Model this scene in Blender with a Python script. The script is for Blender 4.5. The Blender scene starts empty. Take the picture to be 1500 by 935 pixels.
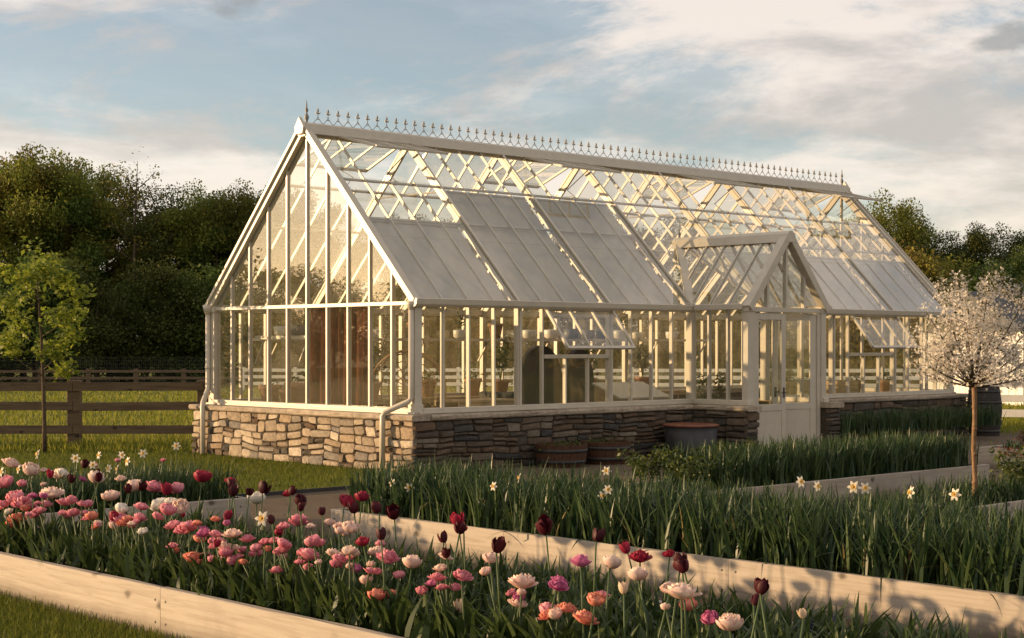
import bpy, bmesh, math, random
import numpy as np
from mathutils import Vector, Matrix
random.seed(7); RNG = np.random.default_rng(11)
SC = bpy.context.scene; COL = SC.collection
PI = math.pi; R = math.radians
# ------------------------------------------------------------------ camera
cam = bpy.data.cameras.new('camera'); cam_o = bpy.data.objects.new('camera', cam); COL.objects.link(cam_o)
cam_o.location = (0, 0, 1.814); cam_o.rotation_euler = (PI/2, 0, 0)
cam.sensor_width = 36; cam.lens = 36*2328.3/1500; cam.shift_y = 37.5/1500
cam.clip_end = 6000; SC.camera = cam_o
# ------------------------------------------------------------------ light
SUN_AZ = math.atan2(-0.983, 0.12); SUN_EL = R(6.6)
sun = bpy.data.lights.new('sun', 'SUN'); sun.energy = 4.6; sun.angle = R(0.5); sun.color = (1.0, 0.66, 0.35)
sun_o = bpy.data.objects.new('sun', sun); COL.objects.link(sun_o)
sdir = Vector((math.sin(SUN_AZ)*math.cos(SUN_EL), math.cos(SUN_AZ)*math.cos(SUN_EL), math.sin(SUN_EL)))
sun_o.rotation_euler = sdir.to_track_quat('Z', 'Y').to_euler()
CLOUD = (4.2, 3.5, 2.9, 1)
world = bpy.data.worlds.new('World'); SC.world = world; world.use_nodes = True
def world_nodes():
    nt = world.node_tree; N = nt.nodes; L = nt.links; N.clear()
    def mk(t, **k):
        n = N.new(t)
        for a, b in k.items(): setattr(n, a, b)
        return n
    out = mk('ShaderNodeOutputWorld'); bg = mk('ShaderNodeBackground'); bg.inputs[1].default_value = 0.15
    sky = mk('ShaderNodeTexSky', sky_type='NISHITA', sun_disc=False, sun_elevation=SUN_EL, sun_rotation=SUN_AZ % (2*PI))
    sky.air_density = 0.8; sky.dust_density = 1.2; sky.ozone_density = 2.2; sky.altitude = 100
    tc = mk('ShaderNodeTexCoord')
    mp = mk('ShaderNodeMapping'); mp.inputs['Scale'].default_value = (-1, 1, 3.2); mp.inputs['Location'].default_value = (6.55, 6.1, 9.3)
    L.new(tc.outputs['Generated'], mp.inputs[0])
    def noise(sc, det, rough, dist=0.0, lac=2.0):
        n = mk('ShaderNodeTexNoise'); n.inputs['Scale'].default_value = sc; n.inputs['Detail'].default_value = det
        n.inputs['Roughness'].default_value = rough; n.inputs['Distortion'].default_value = dist
        L.new(mp.outputs[0], n.inputs['Vector']); return n
    def ramp(src, stops):
        r = mk('ShaderNodeValToRGB'); e = r.color_ramp.elements
        e[0].position, e[0].color = stops[0][0], (*[stops[0][1]]*3, 1)
        e[1].position, e[1].color = stops[1][0], (*[stops[1][1]]*3, 1)
        for p, v in stops[2:]:
            q = e.new(p); q.color = (v, v, v, 1)
        r.color_ramp.interpolation = 'EASE'; L.new(src, r.inputs[0]); return r
    n1 = noise(3.1, 14, 0.65, 0.35)
    m1 = ramp(n1.outputs['Fac'], [(0.345, 0.0), (0.52, 1.0)])
    n2 = noise(4.3, 9, 0.58, 0.2)
    shade = ramp(n2.outputs['Fac'], [(0.40, 0.60), (0.56, 1.0)])
    # high thin veil everywhere
    n3 = noise(1.5, 7, 0.6, 0.8)
    veil = ramp(n3.outputs['Fac'], [(0.28, 0.22), (0.66, 0.72)])
    mx = mk('ShaderNodeMath', operation='MAXIMUM'); L.new(m1.outputs[0], mx.inputs[0]); L.new(veil.outputs[0], mx.inputs[1])
    # small low grey clouds
    mg = mk('ShaderNodeMapping'); mg.inputs['Scale'].default_value = (1, 1, 2.2); mg.inputs['Location'].default_value = (0.07, 0.4, -0.05); L.new(tc.outputs['Generated'], mg.inputs[0])
    ng = noise(7.0, 8, 0.5, 0.2); L.new(mg.outputs[0], ng.inputs['Vector']); grey = ramp(ng.outputs['Fac'], [(0.63, 0.0), (0.70, 0.75)])
    sc = mk('ShaderNodeMath', operation='MULTIPLY'); sc.inputs[1].default_value = 0.9; L.new(mx.outputs[0], sc.inputs[0])
    # cloud colour: pale cream plus a share of the local sky brightness
    cc = mk('ShaderNodeMix', data_type='RGBA', blend_type='MULTIPLY'); cc.inputs[0].default_value = 1.0
    cc.inputs[6].default_value = CLOUD; L.new(shade.outputs[0], cc.inputs[7])
    add = mk('ShaderNodeMix', data_type='RGBA', blend_type='ADD'); add.inputs[0].default_value = 0.25
    L.new(cc.outputs[2], add.inputs[6]); L.new(sky.outputs[0], add.inputs[7])
    mix = mk('ShaderNodeMix', data_type='RGBA'); L.new(sc.outputs[0], mix.inputs[0])
    tint = mk('ShaderNodeMix', data_type='RGBA', blend_type='MULTIPLY'); tint.inputs[0].default_value = 1.0; tint.inputs[7].default_value = (1.42, 1.18, 0.98, 1); L.new(sky.outputs[0], tint.inputs[6])
    L.new(tint.outputs[2], mix.inputs[6]); L.new(add.outputs[2], mix.inputs[7])
    mixg = mk('ShaderNodeMix', data_type='RGBA'); L.new(grey.outputs[0], mixg.inputs[0]); L.new(mix.outputs[2], mixg.inputs[6]); mixg.inputs[7].default_value = (1.55, 1.6, 1.6, 1)
    L.new(mixg.outputs[2], bg.inputs[0]); L.new(bg.outputs[0], out.inputs[0])
world_nodes()
SC.view_settings.view_transform = 'Standard'; SC.view_settings.look = 'None'; SC.view_settings.gamma = 1
SC.view_settings.exposure = 0.58; SC.view_settings.use_curve_mapping = False
SC.render.engine = 'CYCLES'
cy = SC.cycles; cy.use_denoising = True; cy.max_bounces = 8; cy.transparent_max_bounces = 48; cy.diffuse_bounces = 3
cy.glossy_bounces = 3; cy.transmission_bounces = 4; cy.caustics_reflective = False; cy.caustics_refractive = False
cy.sample_clamp_indirect = 6.0
# ------------------------------------------------------------------ site frame: u along the greenhouse, v across it
A = R(43.118); CX, CY = -1.37, 22.629; CA, SA = math.cos(A), math.sin(A)
def G(u, v, z=0.0): return Vector((CX + u*CA - v*SA, CY + u*SA + v*CA, z))
W, LEN, ZE, ZC, ZR = 5.22, 14.0, 2.45, 0.88, 5.12
OFF = 0.264
# ------------------------------------------------------------------ helpers
class MB:
    def __init__(s): s.v = []; s.f = []
    def add(s, vs, fs):
        o = len(s.v); s.v += [tuple(x) for x in vs]; s.f += [tuple(i+o for i in f) for f in fs]; return s
    def box(s, a, b):
        x0, y0, z0 = a; x1, y1, z1 = b
        return s.add([(x0,y0,z0),(x1,y0,z0),(x1,y1,z0),(x0,y1,z0),(x0,y0,z1),(x1,y0,z1),(x1,y1,z1),(x0,y1,z1)],
                     [(3,2,1,0),(4,5,6,7),(0,1,5,4),(1,2,6,5),(2,3,7,6),(3,0,4,7)])
    def bar(s, a, b, w, t, n=(0,0,1), off=0.0):
        a = Vector(a); b = Vector(b); d = (b-a).normalized(); n = Vector(n); n = (n - d*n.dot(d)).normalized(); q = d.cross(n)
        c = []
        for p in (a, b):
            for i, j in ((-1,-1),(1,-1),(1,1),(-1,1)): c.append(p + q*(i*w/2) + n*(j*t/2+off))
        return s.add(c, [(3,2,1,0),(4,5,6,7),(0,1,5,4),(1,2,6,5),(2,3,7,6),(3,0,4,7)])
    def tube(s, pts, r, seg=6, cap=True):
        pts = [Vector(p) for p in pts]; rs = r if isinstance(r, (list, tuple)) else [r]*len(pts)
        o = len(s.v); prev = None
        for i, p in enumerate(pts):
            d = (pts[min(i+1, len(pts)-1)] - pts[max(i-1, 0)]).normalized()
            x = prev - d*prev.dot(d) if prev is not None else d.orthogonal()
            if x.length < 1e-6: x = d.orthogonal()
            x.normalize(); prev = x; y = d.cross(x)
            for k in range(seg):
                t = 2*PI*k/seg; s.v.append(tuple(p + (x*math.cos(t)+y*math.sin(t))*rs[i]))
        for i in range(len(pts)-1):
            for k in range(seg):
                a = o+i*seg+k; b = o+i*seg+(k+1) % seg; s.f.append((a, b, b+seg, a+seg))
        if cap:
            s.f.append(tuple(o+k for k in reversed(range(seg)))); e = o+(len(pts)-1)*seg; s.f.append(tuple(e+k for k in range(seg)))
        return s
    def lathe(s, prof, seg=16, c=(0,0,0)):
        o = len(s.v)
        for r, z in prof:
            for k in range(seg):
                t = 2*PI*k/seg; s.v.append((c[0]+r*math.cos(t), c[1]+r*math.sin(t), c[2]+z))
        for i in range(len(prof)-1):
            for k in range(seg):
                a = o+i*seg+k; b = o+i*seg+(k+1) % seg; s.f.append((a, b, b+seg, a+seg))
        s.f.append(tuple(o+k for k in reversed(range(seg)))); e = o+(len(prof)-1)*seg; s.f.append(tuple(e+k for k in range(seg)))
        return s
    def poly(s, vs, n, t):
        """flat polygon with thickness t along n"""
        n = Vector(n).normalized(); m = len(vs); a = [Vector(v)-n*t/2 for v in vs]; b = [Vector(v)+n*t/2 for v in vs]
        return s.add(a+b, [tuple(reversed(range(m))), tuple(range(m, 2*m))] + [(i, (i+1) % m, (i+1) % m+m, i+m) for i in range(m)])
    def mesh(s, name, mat=None, smooth=False):
        me = bpy.data.meshes.new(name); me.from_pydata(s.v, [], s.f); me.update()
        if smooth: me.shade_smooth()
        if mat: me.materials.append(mat)
        return me
    def build(s, name, mat, parent=None, smooth=False, loc=None, rot=None, bevel=0):
        return link(name, s.mesh(name, mat, smooth), parent, loc, rot, bevel)
def link(name, me, parent=None, loc=None, rot=None, bevel=0):
    o = bpy.data.objects.new(name, me); COL.objects.link(o)
    if parent: o.parent = parent
    if loc is not None: o.location = loc
    if rot is not None: o.rotation_euler = rot
    if bevel:
        m = o.modifiers.new('bevel', 'BEVEL'); m.width = bevel; m.segments = 2; m.limit_method = 'ANGLE'
    return o
def thing(name, label, cat, loc=(0,0,0), rz=0.0, group=None):
    o = bpy.data.objects.new(name, None); COL.objects.link(o); o.location = loc; o.rotation_euler = (0,0,rz); o.empty_display_size = .1
    o['label'] = label; o['category'] = cat
    if group: o['group'] = group
    return o
def tag(o, label, cat, group=None):
    o['label'] = label; o['category'] = cat
    if group: o['group'] = group
    return o
def struct(o): o['kind'] = 'structure'; return o
def stuff(o, label=None, cat=None):
    o['kind'] = 'stuff'
    if label: o['label'] = label
    if cat: o['category'] = cat
    return o
def np_mesh(name, V, F, mat, smooth=False):
    V = np.asarray(V, np.float32).reshape(-1, 3); F = np.asarray(F, np.int32); k = F.shape[1]
    me = bpy.data.meshes.new(name); me.vertices.add(len(V)); me.vertices.foreach_set('co', V.ravel())
    me.loops.add(F.size); me.loops.foreach_set('vertex_index', F.ravel())
    me.polygons.add(len(F)); me.polygons.foreach_set('loop_start', np.arange(0, F.size, k, dtype=np.int32))
    me.polygons.foreach_set('loop_total', np.full(len(F), k, np.int32))
    me.update(calc_edges=True)
    if smooth: me.shade_smooth()
    if mat: me.materials.append(mat)
    return me
def blades(base, h, w, lean, curl, az, seg=3, taper=1.0):
    """strap leaves: base (n,3); arrays h, w, lean, curl, az -> verts, quads"""
    n = len(base); t = np.linspace(0, 1, seg+1)
    dx, dy = np.cos(az), np.sin(az); px, py = -dy, dx
    ang = lean[:, None] + curl[:, None]*t[None, :]                     # angle from vertical along the blade
    step = (h/seg)[:, None]
    hor = np.concatenate([np.zeros((n,1)), np.cumsum(np.sin(ang[:, :-1])*step, 1)], 1)
    ver = np.concatenate([np.zeros((n,1)), np.cumsum(np.cos(ang[:, :-1])*step, 1)], 1)
    wid = w[:, None]*0.5*np.clip(1.0 - (t[None, :]**2.2)*taper, 0.06, 1)*(0.75+0.25*np.minimum(1, t[None, :]*4))
    cx = base[:, 0:1] + dx[:, None]*hor; cyy = base[:, 1:2] + dy[:, None]*hor; cz = base[:, 2:3] + ver
    V = np.empty((n, seg+1, 2, 3)); tw = RNG.uniform(-.9, .9, n)[:, None]
    qx = px[:, None]*np.cos(tw) + dx[:, None]*np.sin(tw); qy = py[:, None]*np.cos(tw) + dy[:, None]*np.sin(tw)
    for k, sg in enumerate((-1, 1)):
        V[:, :, k, 0] = cx + sg*wid*qx; V[:, :, k, 1] = cyy + sg*wid*qy; V[:, :, k, 2] = cz
    b = (np.arange(n)*(seg+1)*2)[:, None] + (np.arange(seg)*2)[None, :]
    F = np.stack([b, b+1, b+3, b+2], -1).reshape(-1, 4)
    return V.reshape(-1, 3), F
def leaves(pos, size, asp=0.5, up=0.35):
    """rhombic leaf faces with random attitude"""
    n = len(pos); d = RNG.normal(size=(n, 3)); d[:, 2] = d[:, 2]*0.6 - 0.1; d /= np.linalg.norm(d, axis=1)[:, None]
    q = RNG.normal(size=(n, 3)); q[:, 2] *= up; q -= d*np.sum(q*d, 1)[:, None]; q /= np.linalg.norm(q, axis=1)[:, None]
    s = (size*RNG.uniform(0.6, 1.3, n))[:, None] if np.isscalar(size) else size[:, None]
    nn = np.cross(d, q)
    V = np.stack([pos - d*s*.5, pos + q*s*asp*.5 + nn*s*.08, pos + d*s*.5, pos - q*s*asp*.5 + nn*s*.08], 1).reshape(-1, 3)
    F = (np.arange(n)*4)[:, None] + np.arange(4)[None, :]
    return V, F
ORD = {}
def ordinal(n):
    a = ['zeroth','first','second','third','fourth','fifth','sixth','seventh','eighth','ninth','tenth','eleventh','twelfth','thirteenth','fourteenth','fifteenth','sixteenth','seventeenth','eighteenth','nineteenth']
    if n < 20: return a[n]
    T = ['','','twent','thirt','fort','fift','sixt','sevent','eight','ninet']
    if n % 10 == 0: return T[n//10] + 'ieth'
    return T[n//10] + 'y-' + a[n % 10]
# ------------------------------------------------------------------ materials
def mat(name, build):
    m = bpy.data.materials.new(name); m.use_nodes = True; nt = m.node_tree; N = nt.nodes; L = nt.links; N.clear()
    out = N.new('ShaderNodeOutputMaterial'); build(nt, N, L, out); return m
def nd(N, t, ins=None, **k):
    n = N.new(t)
    for a, b in k.items(): setattr(n, a, b)
    for a, b in (ins or {}).items(): n.inputs[a].default_value = b
    return n
def paint(name, c, rough=0.45, spec=0.5, var=0.06, bump=0.0, nscale=6.0, metal=0.0, rand=0.0):
    def b(nt, N, L, out):
        p = nd(N, 'ShaderNodeBsdfPrincipled', {'Roughness': rough, 'Metallic': metal, 'Specular IOR Level': spec})
        tc = nd(N, 'ShaderNodeTexCoord'); no = nd(N, 'ShaderNodeTexNoise', {'Scale': nscale, 'Detail': 6.0, 'Roughness': 0.65})
        L.new(tc.outputs['Object'], no.inputs['Vector'])
        hs = nd(N, 'ShaderNodeHueSaturation', {'Color': (*c, 1)})
        mr = nd(N, 'ShaderNodeMapRange', {'From Min': .25, 'From Max': .75, 'To Min': 1-var*2, 'To Max': 1+var*2}); L.new(no.outputs['Fac'], mr.inputs['Value'])
        if rand:
            oi = nd(N, 'ShaderNodeObjectInfo'); m2 = nd(N, 'ShaderNodeMapRange', {'To Min': 1-rand, 'To Max': 1+rand}); L.new(oi.outputs['Random'], m2.inputs['Value'])
            mu = nd(N, 'ShaderNodeMath', operation='MULTIPLY'); L.new(mr.outputs[0], mu.inputs[0]); L.new(m2.outputs[0], mu.inputs[1]); L.new(mu.outputs[0], hs.inputs['Value'])
        else: L.new(mr.outputs[0], hs.inputs['Value'])
        L.new(hs.outputs[0], p.inputs['Base Color'])
        if bump:
            bu = nd(N, 'ShaderNodeBump', {'Strength': bump, 'Distance': 0.02}); L.new(no.outputs['Fac'], bu.inputs['Height']); L.new(bu.outputs[0], p.inputs['Normal'])
        L.new(p.outputs[0], out.inputs[0])
    return mat(name, b)
def glass(name, tint=(0.97, 0.98, 0.965), gain=1.0, dust_glow=0.02):
    def b(nt, N, L, out):
        geo = nd(N, 'ShaderNodeNewGeometry')
        dt = nd(N, 'ShaderNodeVectorMath', operation='DOT_PRODUCT'); L.new(geo.outputs['Normal'], dt.inputs[0]); L.new(geo.outputs['Incoming'], dt.inputs[1])
        ab = nd(N, 'ShaderNodeMath', operation='ABSOLUTE'); L.new(dt.outputs['Value'], ab.inputs[0])
        om = nd(N, 'ShaderNodeMath', {0: 1.0}, operation='SUBTRACT'); L.new(ab.outputs[0], om.inputs[1])
        pw = nd(N, 'ShaderNodeMath', {1: 5.0}, operation='POWER'); L.new(om.outputs[0], pw.inputs[0])
        ma = nd(N, 'ShaderNodeMath', {1: 0.96*gain, 2: 0.04*gain}, operation='MULTIPLY_ADD', use_clamp=True); L.new(pw.outputs[0], ma.inputs[0])
        tr = nd(N, 'ShaderNodeBsdfTransparent', {'Color': (*tint, 1)}); gl = nd(N, 'ShaderNodeBsdfGlossy', {'Roughness': 0.012, 'Color': (1, 1, 1, 1)})
        # faint waviness of old panes
        tc = nd(N, 'ShaderNodeTexCoord'); no = nd(N, 'ShaderNodeTexNoise', {'Scale': 2.2, 'Detail': 1.0}); L.new(tc.outputs['Object'], no.inputs['Vector'])
        bu = nd(N, 'ShaderNodeBump', {'Strength': 0.012, 'Distance': 0.02}); L.new(no.outputs['Fac'], bu.inputs['Height']); L.new(bu.outputs[0], gl.inputs['Normal'])
        mx = nd(N, 'ShaderNodeMixShader'); L.new(ma.outputs[0], mx.inputs[0]); L.new(tr.outputs[0], mx.inputs[1]); L.new(gl.outputs[0], mx.inputs[2])
        # dust film with streaks; the panes' golden glow is put into its amber colour
        mp = nd(N, 'ShaderNodeMapping', {'Scale': (5.0, 5.0, 1.4)}); L.new(tc.outputs['Object'], mp.inputs[0]); n2 = nd(N, 'ShaderNodeTexNoise', {'Scale': 1.6, 'Detail': 6.0, 'Roughness': .6}); L.new(mp.outputs[0], n2.inputs['Vector'])
        dr = nd(N, 'ShaderNodeMapRange', {'From Min': .3, 'From Max': .75, 'To Min': dust_glow*.45, 'To Max': dust_glow*1.7}); L.new(n2.outputs['Fac'], dr.inputs['Value'])
        df = nd(N, 'ShaderNodeBsdfDiffuse', {'Color': (0.78, 0.68, 0.48, 1)}); tl = nd(N, 'ShaderNodeBsdfTranslucent', {'Color': (0.78, 0.66, 0.44, 1)}); md = nd(N, 'ShaderNodeMixShader', {0: .6}); L.new(df.outputs[0], md.inputs[1]); L.new(tl.outputs[0], md.inputs[2])
        m2 = nd(N, 'ShaderNodeMixShader'); L.new(dr.outputs[0], m2.inputs[0]); L.new(mx.outputs[0], m2.inputs[1]); L.new(md.outputs[0], m2.inputs[2]); L.new(m2.outputs[0], out.inputs[0])
    return mat(name, b)
def leafmat(name, c, c2, trans=0.4, rough=0.55, spec=0.25, objrand=0.0):
    """per-leaf colour variation, light passes through"""
    def b(nt, N, L, out):
        geo = nd(N, 'ShaderNodeNewGeometry'); mx = nd(N, 'ShaderNodeMix', {6: (*c, 1), 7: (*c2, 1)}, data_type='RGBA')
        L.new(geo.outputs['Random Per Island'], mx.inputs[0]); col = mx.outputs[2]
        if objrand:
            oi = nd(N, 'ShaderNodeObjectInfo'); hs = nd(N, 'ShaderNodeHueSaturation'); mr = nd(N, 'ShaderNodeMapRange', {'To Min': 1-objrand, 'To Max': 1+objrand})
            L.new(oi.outputs['Random'], mr.inputs['Value']); L.new(mr.outputs[0], hs.inputs['Value'])
            m3 = nd(N, 'ShaderNodeMapRange', {'To Min': .5-objrand*.07, 'To Max': .5+objrand*.07}); L.new(oi.outputs['Random'], m3.inputs['Value']); L.new(m3.outputs[0], hs.inputs['Hue'])
            L.new(col, hs.inputs['Color']); col = hs.outputs[0]
        p = nd(N, 'ShaderNodeBsdfPrincipled', {'Roughness': rough, 'Specular IOR Level': spec}); L.new(col, p.inputs['Base Color'])
        t = nd(N, 'ShaderNodeBsdfTranslucent'); L.new(col, t.inputs['Color'])
        ms = nd(N, 'ShaderNodeMixShader', {0: trans}); L.new(p.outputs[0], ms.inputs[1]); L.new(t.outputs[0], ms.inputs[2]); L.new(ms.outputs[0], out.inputs[0])
    return mat(name, b)
def ramp(N, L, src, stops):
    r = nd(N, 'ShaderNodeValToRGB'); e = r.color_ramp.elements
    for i, (p, c) in enumerate(stops):
        q = e[i] if i < 2 else e.new(p)
        q.position = p; q.color = (*c, 1)
    L.new(src, r.inputs[0]); return r
def stonemat(name, stops, bump=0.7, island=False):
    def b(nt, N, L, out):
        p = nd(N, 'ShaderNodeBsdfPrincipled', {'Roughness': 0.88, 'Specular IOR Level': 0.2})
        oi = nd(N, 'ShaderNodeObjectInfo'); tc = nd(N, 'ShaderNodeTexCoord')
        no = nd(N, 'ShaderNodeTexNoise', {'Scale': 9.0, 'Detail': 8.0, 'Roughness': 0.7}); L.new(tc.outputs['Object'], no.inputs['Vector'])
        n2 = nd(N, 'ShaderNodeTexNoise', {'Scale': 34.0, 'Detail': 4.0, 'Roughness': 0.7}); L.new(tc.outputs['Object'], n2.inputs['Vector'])
        geo = nd(N, 'ShaderNodeNewGeometry'); r = ramp(N, L, geo.outputs['Random Per Island'] if island else oi.outputs['Random'], stops)
        hs = nd(N, 'ShaderNodeHueSaturation'); L.new(r.outputs[0], hs.inputs['Color'])
        mr = nd(N, 'ShaderNodeMapRange', {'From Min': .3, 'From Max': .7, 'To Min': .62, 'To Max': 1.3}); L.new(no.outputs['Fac'], mr.inputs['Value']); L.new(mr.outputs[0], hs.inputs['Value'])
        L.new(hs.outputs[0], p.inputs['Base Color'])
        ad = nd(N, 'ShaderNodeMath', operation='MULTIPLY_ADD'); L.new(n2.outputs['Fac'], ad.inputs[0]); ad.inputs[1].default_value = .35; L.new(no.outputs['Fac'], ad.inputs[2])
        bu = nd(N, 'ShaderNodeBump', {'Strength': bump, 'Distance': 0.03}); L.new(ad.outputs[0], bu.inputs['Height']); L.new(bu.outputs[0], p.inputs['Normal'])
        L.new(p.outputs[0], out.inputs[0])
    return mat(name, b)
def woodmat(name, c, dark, rough=0.7, knots=True, gs=1.0):
    """grain along local x, with knots and weather stains"""
    def b(nt, N, L, out):
        p = nd(N, 'ShaderNodeBsdfPrincipled', {'Roughness': rough, 'Specular IOR Level': 0.25}); tc = nd(N, 'ShaderNodeTexCoord'); oi = nd(N, 'ShaderNodeObjectInfo')
        of = nd(N, 'ShaderNodeVectorMath', operation='MULTIPLY_ADD'); L.new(oi.outputs['Random'], of.inputs[0]); of.inputs[1].default_value = (37, 11, 5); L.new(tc.outputs['Object'], of.inputs[2])
        mp = nd(N, 'ShaderNodeMapping', {'Scale': (1.2*gs, 22*gs, 22*gs)}); L.new(of.outputs[0], mp.inputs[0])
        gr = nd(N, 'ShaderNodeTexNoise', {'Scale': 1.6, 'Detail': 7.0, 'Roughness': 0.6, 'Distortion': 0.6}); L.new(mp.outputs[0], gr.inputs['Vector'])
        st = nd(N, 'ShaderNodeTexNoise', {'Scale': 1.7, 'Detail': 5.0, 'Roughness': 0.6}); L.new(of.outputs[0], st.inputs['Vector'])
        r = ramp(N, L, gr.outputs['Fac'], [(0.3, dark), (0.55, c), (0.8, tuple(min(1, x*1.12) for x in c))])
        mx = nd(N, 'ShaderNodeMix', {7: (*[x*.55 for x in c], 1)}, data_type='RGBA'); L.new(r.outputs[0], mx.inputs[6])
        sr = nd(N, 'ShaderNodeMapRange', {'From Min': .56, 'From Max': .75, 'To Min': 0, 'To Max': .45}); L.new(st.outputs['Fac'], sr.inputs['Value']); L.new(sr.outputs[0], mx.inputs[0]); col = mx.outputs[2]
        if knots:
            sk = nd(N, 'ShaderNodeSeparateXYZ'); L.new(of.outputs[0], sk.inputs[0]); ck = nd(N, 'ShaderNodeCombineXYZ'); L.new(sk.outputs['X'], ck.inputs['X']); L.new(sk.outputs['Z'], ck.inputs['Y'])
            nk = nd(N, 'ShaderNodeTexNoise', {'Scale': 14.0, 'Detail': 3.0}); L.new(of.outputs[0], nk.inputs['Vector']); wk = nd(N, 'ShaderNodeVectorMath', {1: (.05, .05, 0)}, operation='MULTIPLY_ADD'); L.new(nk.outputs['Color'], wk.inputs[0]); L.new(ck.outputs[0], wk.inputs[2])
            km = nd(N, 'ShaderNodeMapping', {'Scale': (2.3, 3.4, 1)}); L.new(wk.outputs[0], km.inputs[0])
            vo = nd(N, 'ShaderNodeTexVoronoi', {'Scale': 1.0, 'Randomness': 1.0}, voronoi_dimensions='2D'); L.new(km.outputs[0], vo.inputs['Vector'])
            kr = nd(N, 'ShaderNodeMapRange', {'From Min': .04, 'From Max': .12, 'To Min': .9, 'To Max': 0}); L.new(vo.outputs['Distance'], kr.inputs['Value'])
            sg_ = nd(N, 'ShaderNodeSeparateColor'); L.new(vo.outputs['Color'], sg_.inputs[0]); gt = nd(N, 'ShaderNodeMapRange', {'From Min': .45, 'From Max': .8}); L.new(sg_.outputs[0], gt.inputs['Value']); km2 = nd(N, 'ShaderNodeMath', operation='MULTIPLY'); L.new(kr.outputs[0], km2.inputs[0]); L.new(gt.outputs[0], km2.inputs[1]); kr = km2
            k2 = nd(N, 'ShaderNodeMix', {7: (*[x*.28 for x in dark], 1)}, data_type='RGBA'); L.new(kr.outputs[0], k2.inputs[0]); L.new(col, k2.inputs[6]); col = k2.outputs[2]
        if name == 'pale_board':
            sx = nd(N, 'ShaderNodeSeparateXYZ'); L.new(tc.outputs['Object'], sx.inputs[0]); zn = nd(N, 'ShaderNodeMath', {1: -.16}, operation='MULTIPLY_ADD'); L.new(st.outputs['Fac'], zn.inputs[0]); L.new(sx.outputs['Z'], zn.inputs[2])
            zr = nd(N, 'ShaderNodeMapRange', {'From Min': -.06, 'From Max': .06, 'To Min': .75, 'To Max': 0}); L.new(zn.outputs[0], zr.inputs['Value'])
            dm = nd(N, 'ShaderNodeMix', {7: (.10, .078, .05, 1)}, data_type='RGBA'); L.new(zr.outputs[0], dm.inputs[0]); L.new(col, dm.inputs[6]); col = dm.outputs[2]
        L.new(col, p.inputs['Base Color'])
        bu = nd(N, 'ShaderNodeBump', {'Strength': 0.35, 'Distance': 0.006}); L.new(gr.outputs['Fac'], bu.inputs['Height']); L.new(bu.outputs[0], p.inputs['Normal'])
        L.new(p.outputs[0], out.inputs[0])
    return mat(name, b)
def groundmat(name, stops, scale, bump, rough=0.95, coords='Object', big=0.15):
    def b(nt, N, L, out):
        p = nd(N, 'ShaderNodeBsdfPrincipled', {'Roughness': rough, 'Specular IOR Level': 0.1}); tc = nd(N, 'ShaderNodeTexCoord')
        n1 = nd(N, 'ShaderNodeTexNoise', {'Scale': scale, 'Detail': 9.0, 'Roughness': 0.75}); L.new(tc.outputs[coords], n1.inputs['Vector'])
        n2 = nd(N, 'ShaderNodeTexNoise', {'Scale': big, 'Detail': 5.0, 'Roughness': 0.6}); L.new(tc.outputs[coords], n2.inputs['Vector'])
        av = nd(N, 'ShaderNodeMath', {1: .5}, operation='MULTIPLY_ADD'); L.new(n2.outputs['Fac'], av.inputs[0]); hf = nd(N, 'ShaderNodeMath', {1: .5}, operation='MULTIPLY'); L.new(n1.outputs['Fac'], hf.inputs[0]); L.new(hf.outputs[0], av.inputs[2])
        r = ramp(N, L, av.outputs[0], stops); L.new(r.outputs[0], p.inputs['Base Color'])
        bu = nd(N, 'ShaderNodeBump', {'Strength': bump, 'Distance': 0.05}); L.new(n1.outputs['Fac'], bu.inputs['Height']); L.new(bu.outputs[0], p.inputs['Normal'])
        L.new(p.outputs[0], out.inputs[0])
    return mat(name, b)
def petalmat(name, c, c2, trans=0.3):
    """streaked petals: each petal its own mix of two tones"""
    def b(nt, N, L, out):
        geo = nd(N, 'ShaderNodeNewGeometry'); tc = nd(N, 'ShaderNodeTexCoord'); oi = nd(N, 'ShaderNodeObjectInfo')
        no = nd(N, 'ShaderNodeTexNoise', {'Scale': 26.0, 'Detail': 3.0}); L.new(tc.outputs['Object'], no.inputs['Vector'])
        a = nd(N, 'ShaderNodeMath', {1: .45}, operation='MULTIPLY_ADD'); L.new(geo.outputs['Random Per Island'], a.inputs[0]); L.new(no.outputs['Fac'], a.inputs[2])
        b2 = nd(N, 'ShaderNodeMath', {1: .4}, operation='MULTIPLY_ADD'); L.new(oi.outputs['Random'], b2.inputs[0]); L.new(a.outputs[0], b2.inputs[2])
        at = nd(N, 'ShaderNodeAttribute', attribute_name='edge'); b3 = nd(N, 'ShaderNodeMath', {1: .55}, operation='MULTIPLY_ADD'); L.new(at.outputs['Fac'], b3.inputs[0]); L.new(b2.outputs[0], b3.inputs[2])
        mr = nd(N, 'ShaderNodeMapRange', {'From Min': .45, 'From Max': 1.55}); L.new(b3.outputs[0], mr.inputs['Value'])
        mx = nd(N, 'ShaderNodeMix', {6: (*c, 1), 7: (*c2, 1)}, data_type='RGBA'); L.new(mr.outputs[0], mx.inputs[0])
        p = nd(N, 'ShaderNodeBsdfPrincipled', {'Roughness': .55, 'Specular IOR Level': .25}); L.new(mx.outputs[2], p.inputs['Base Color'])
        t = nd(N, 'ShaderNodeBsdfTranslucent'); L.new(mx.outputs[2], t.inputs['Color'])
        ms = nd(N, 'ShaderNodeMixShader', {0: trans}); L.new(p.outputs[0], ms.inputs[1]); L.new(t.outputs[0], ms.inputs[2]); L.new(ms.outputs[0], out.inputs[0])
    return mat(name, b)
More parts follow.
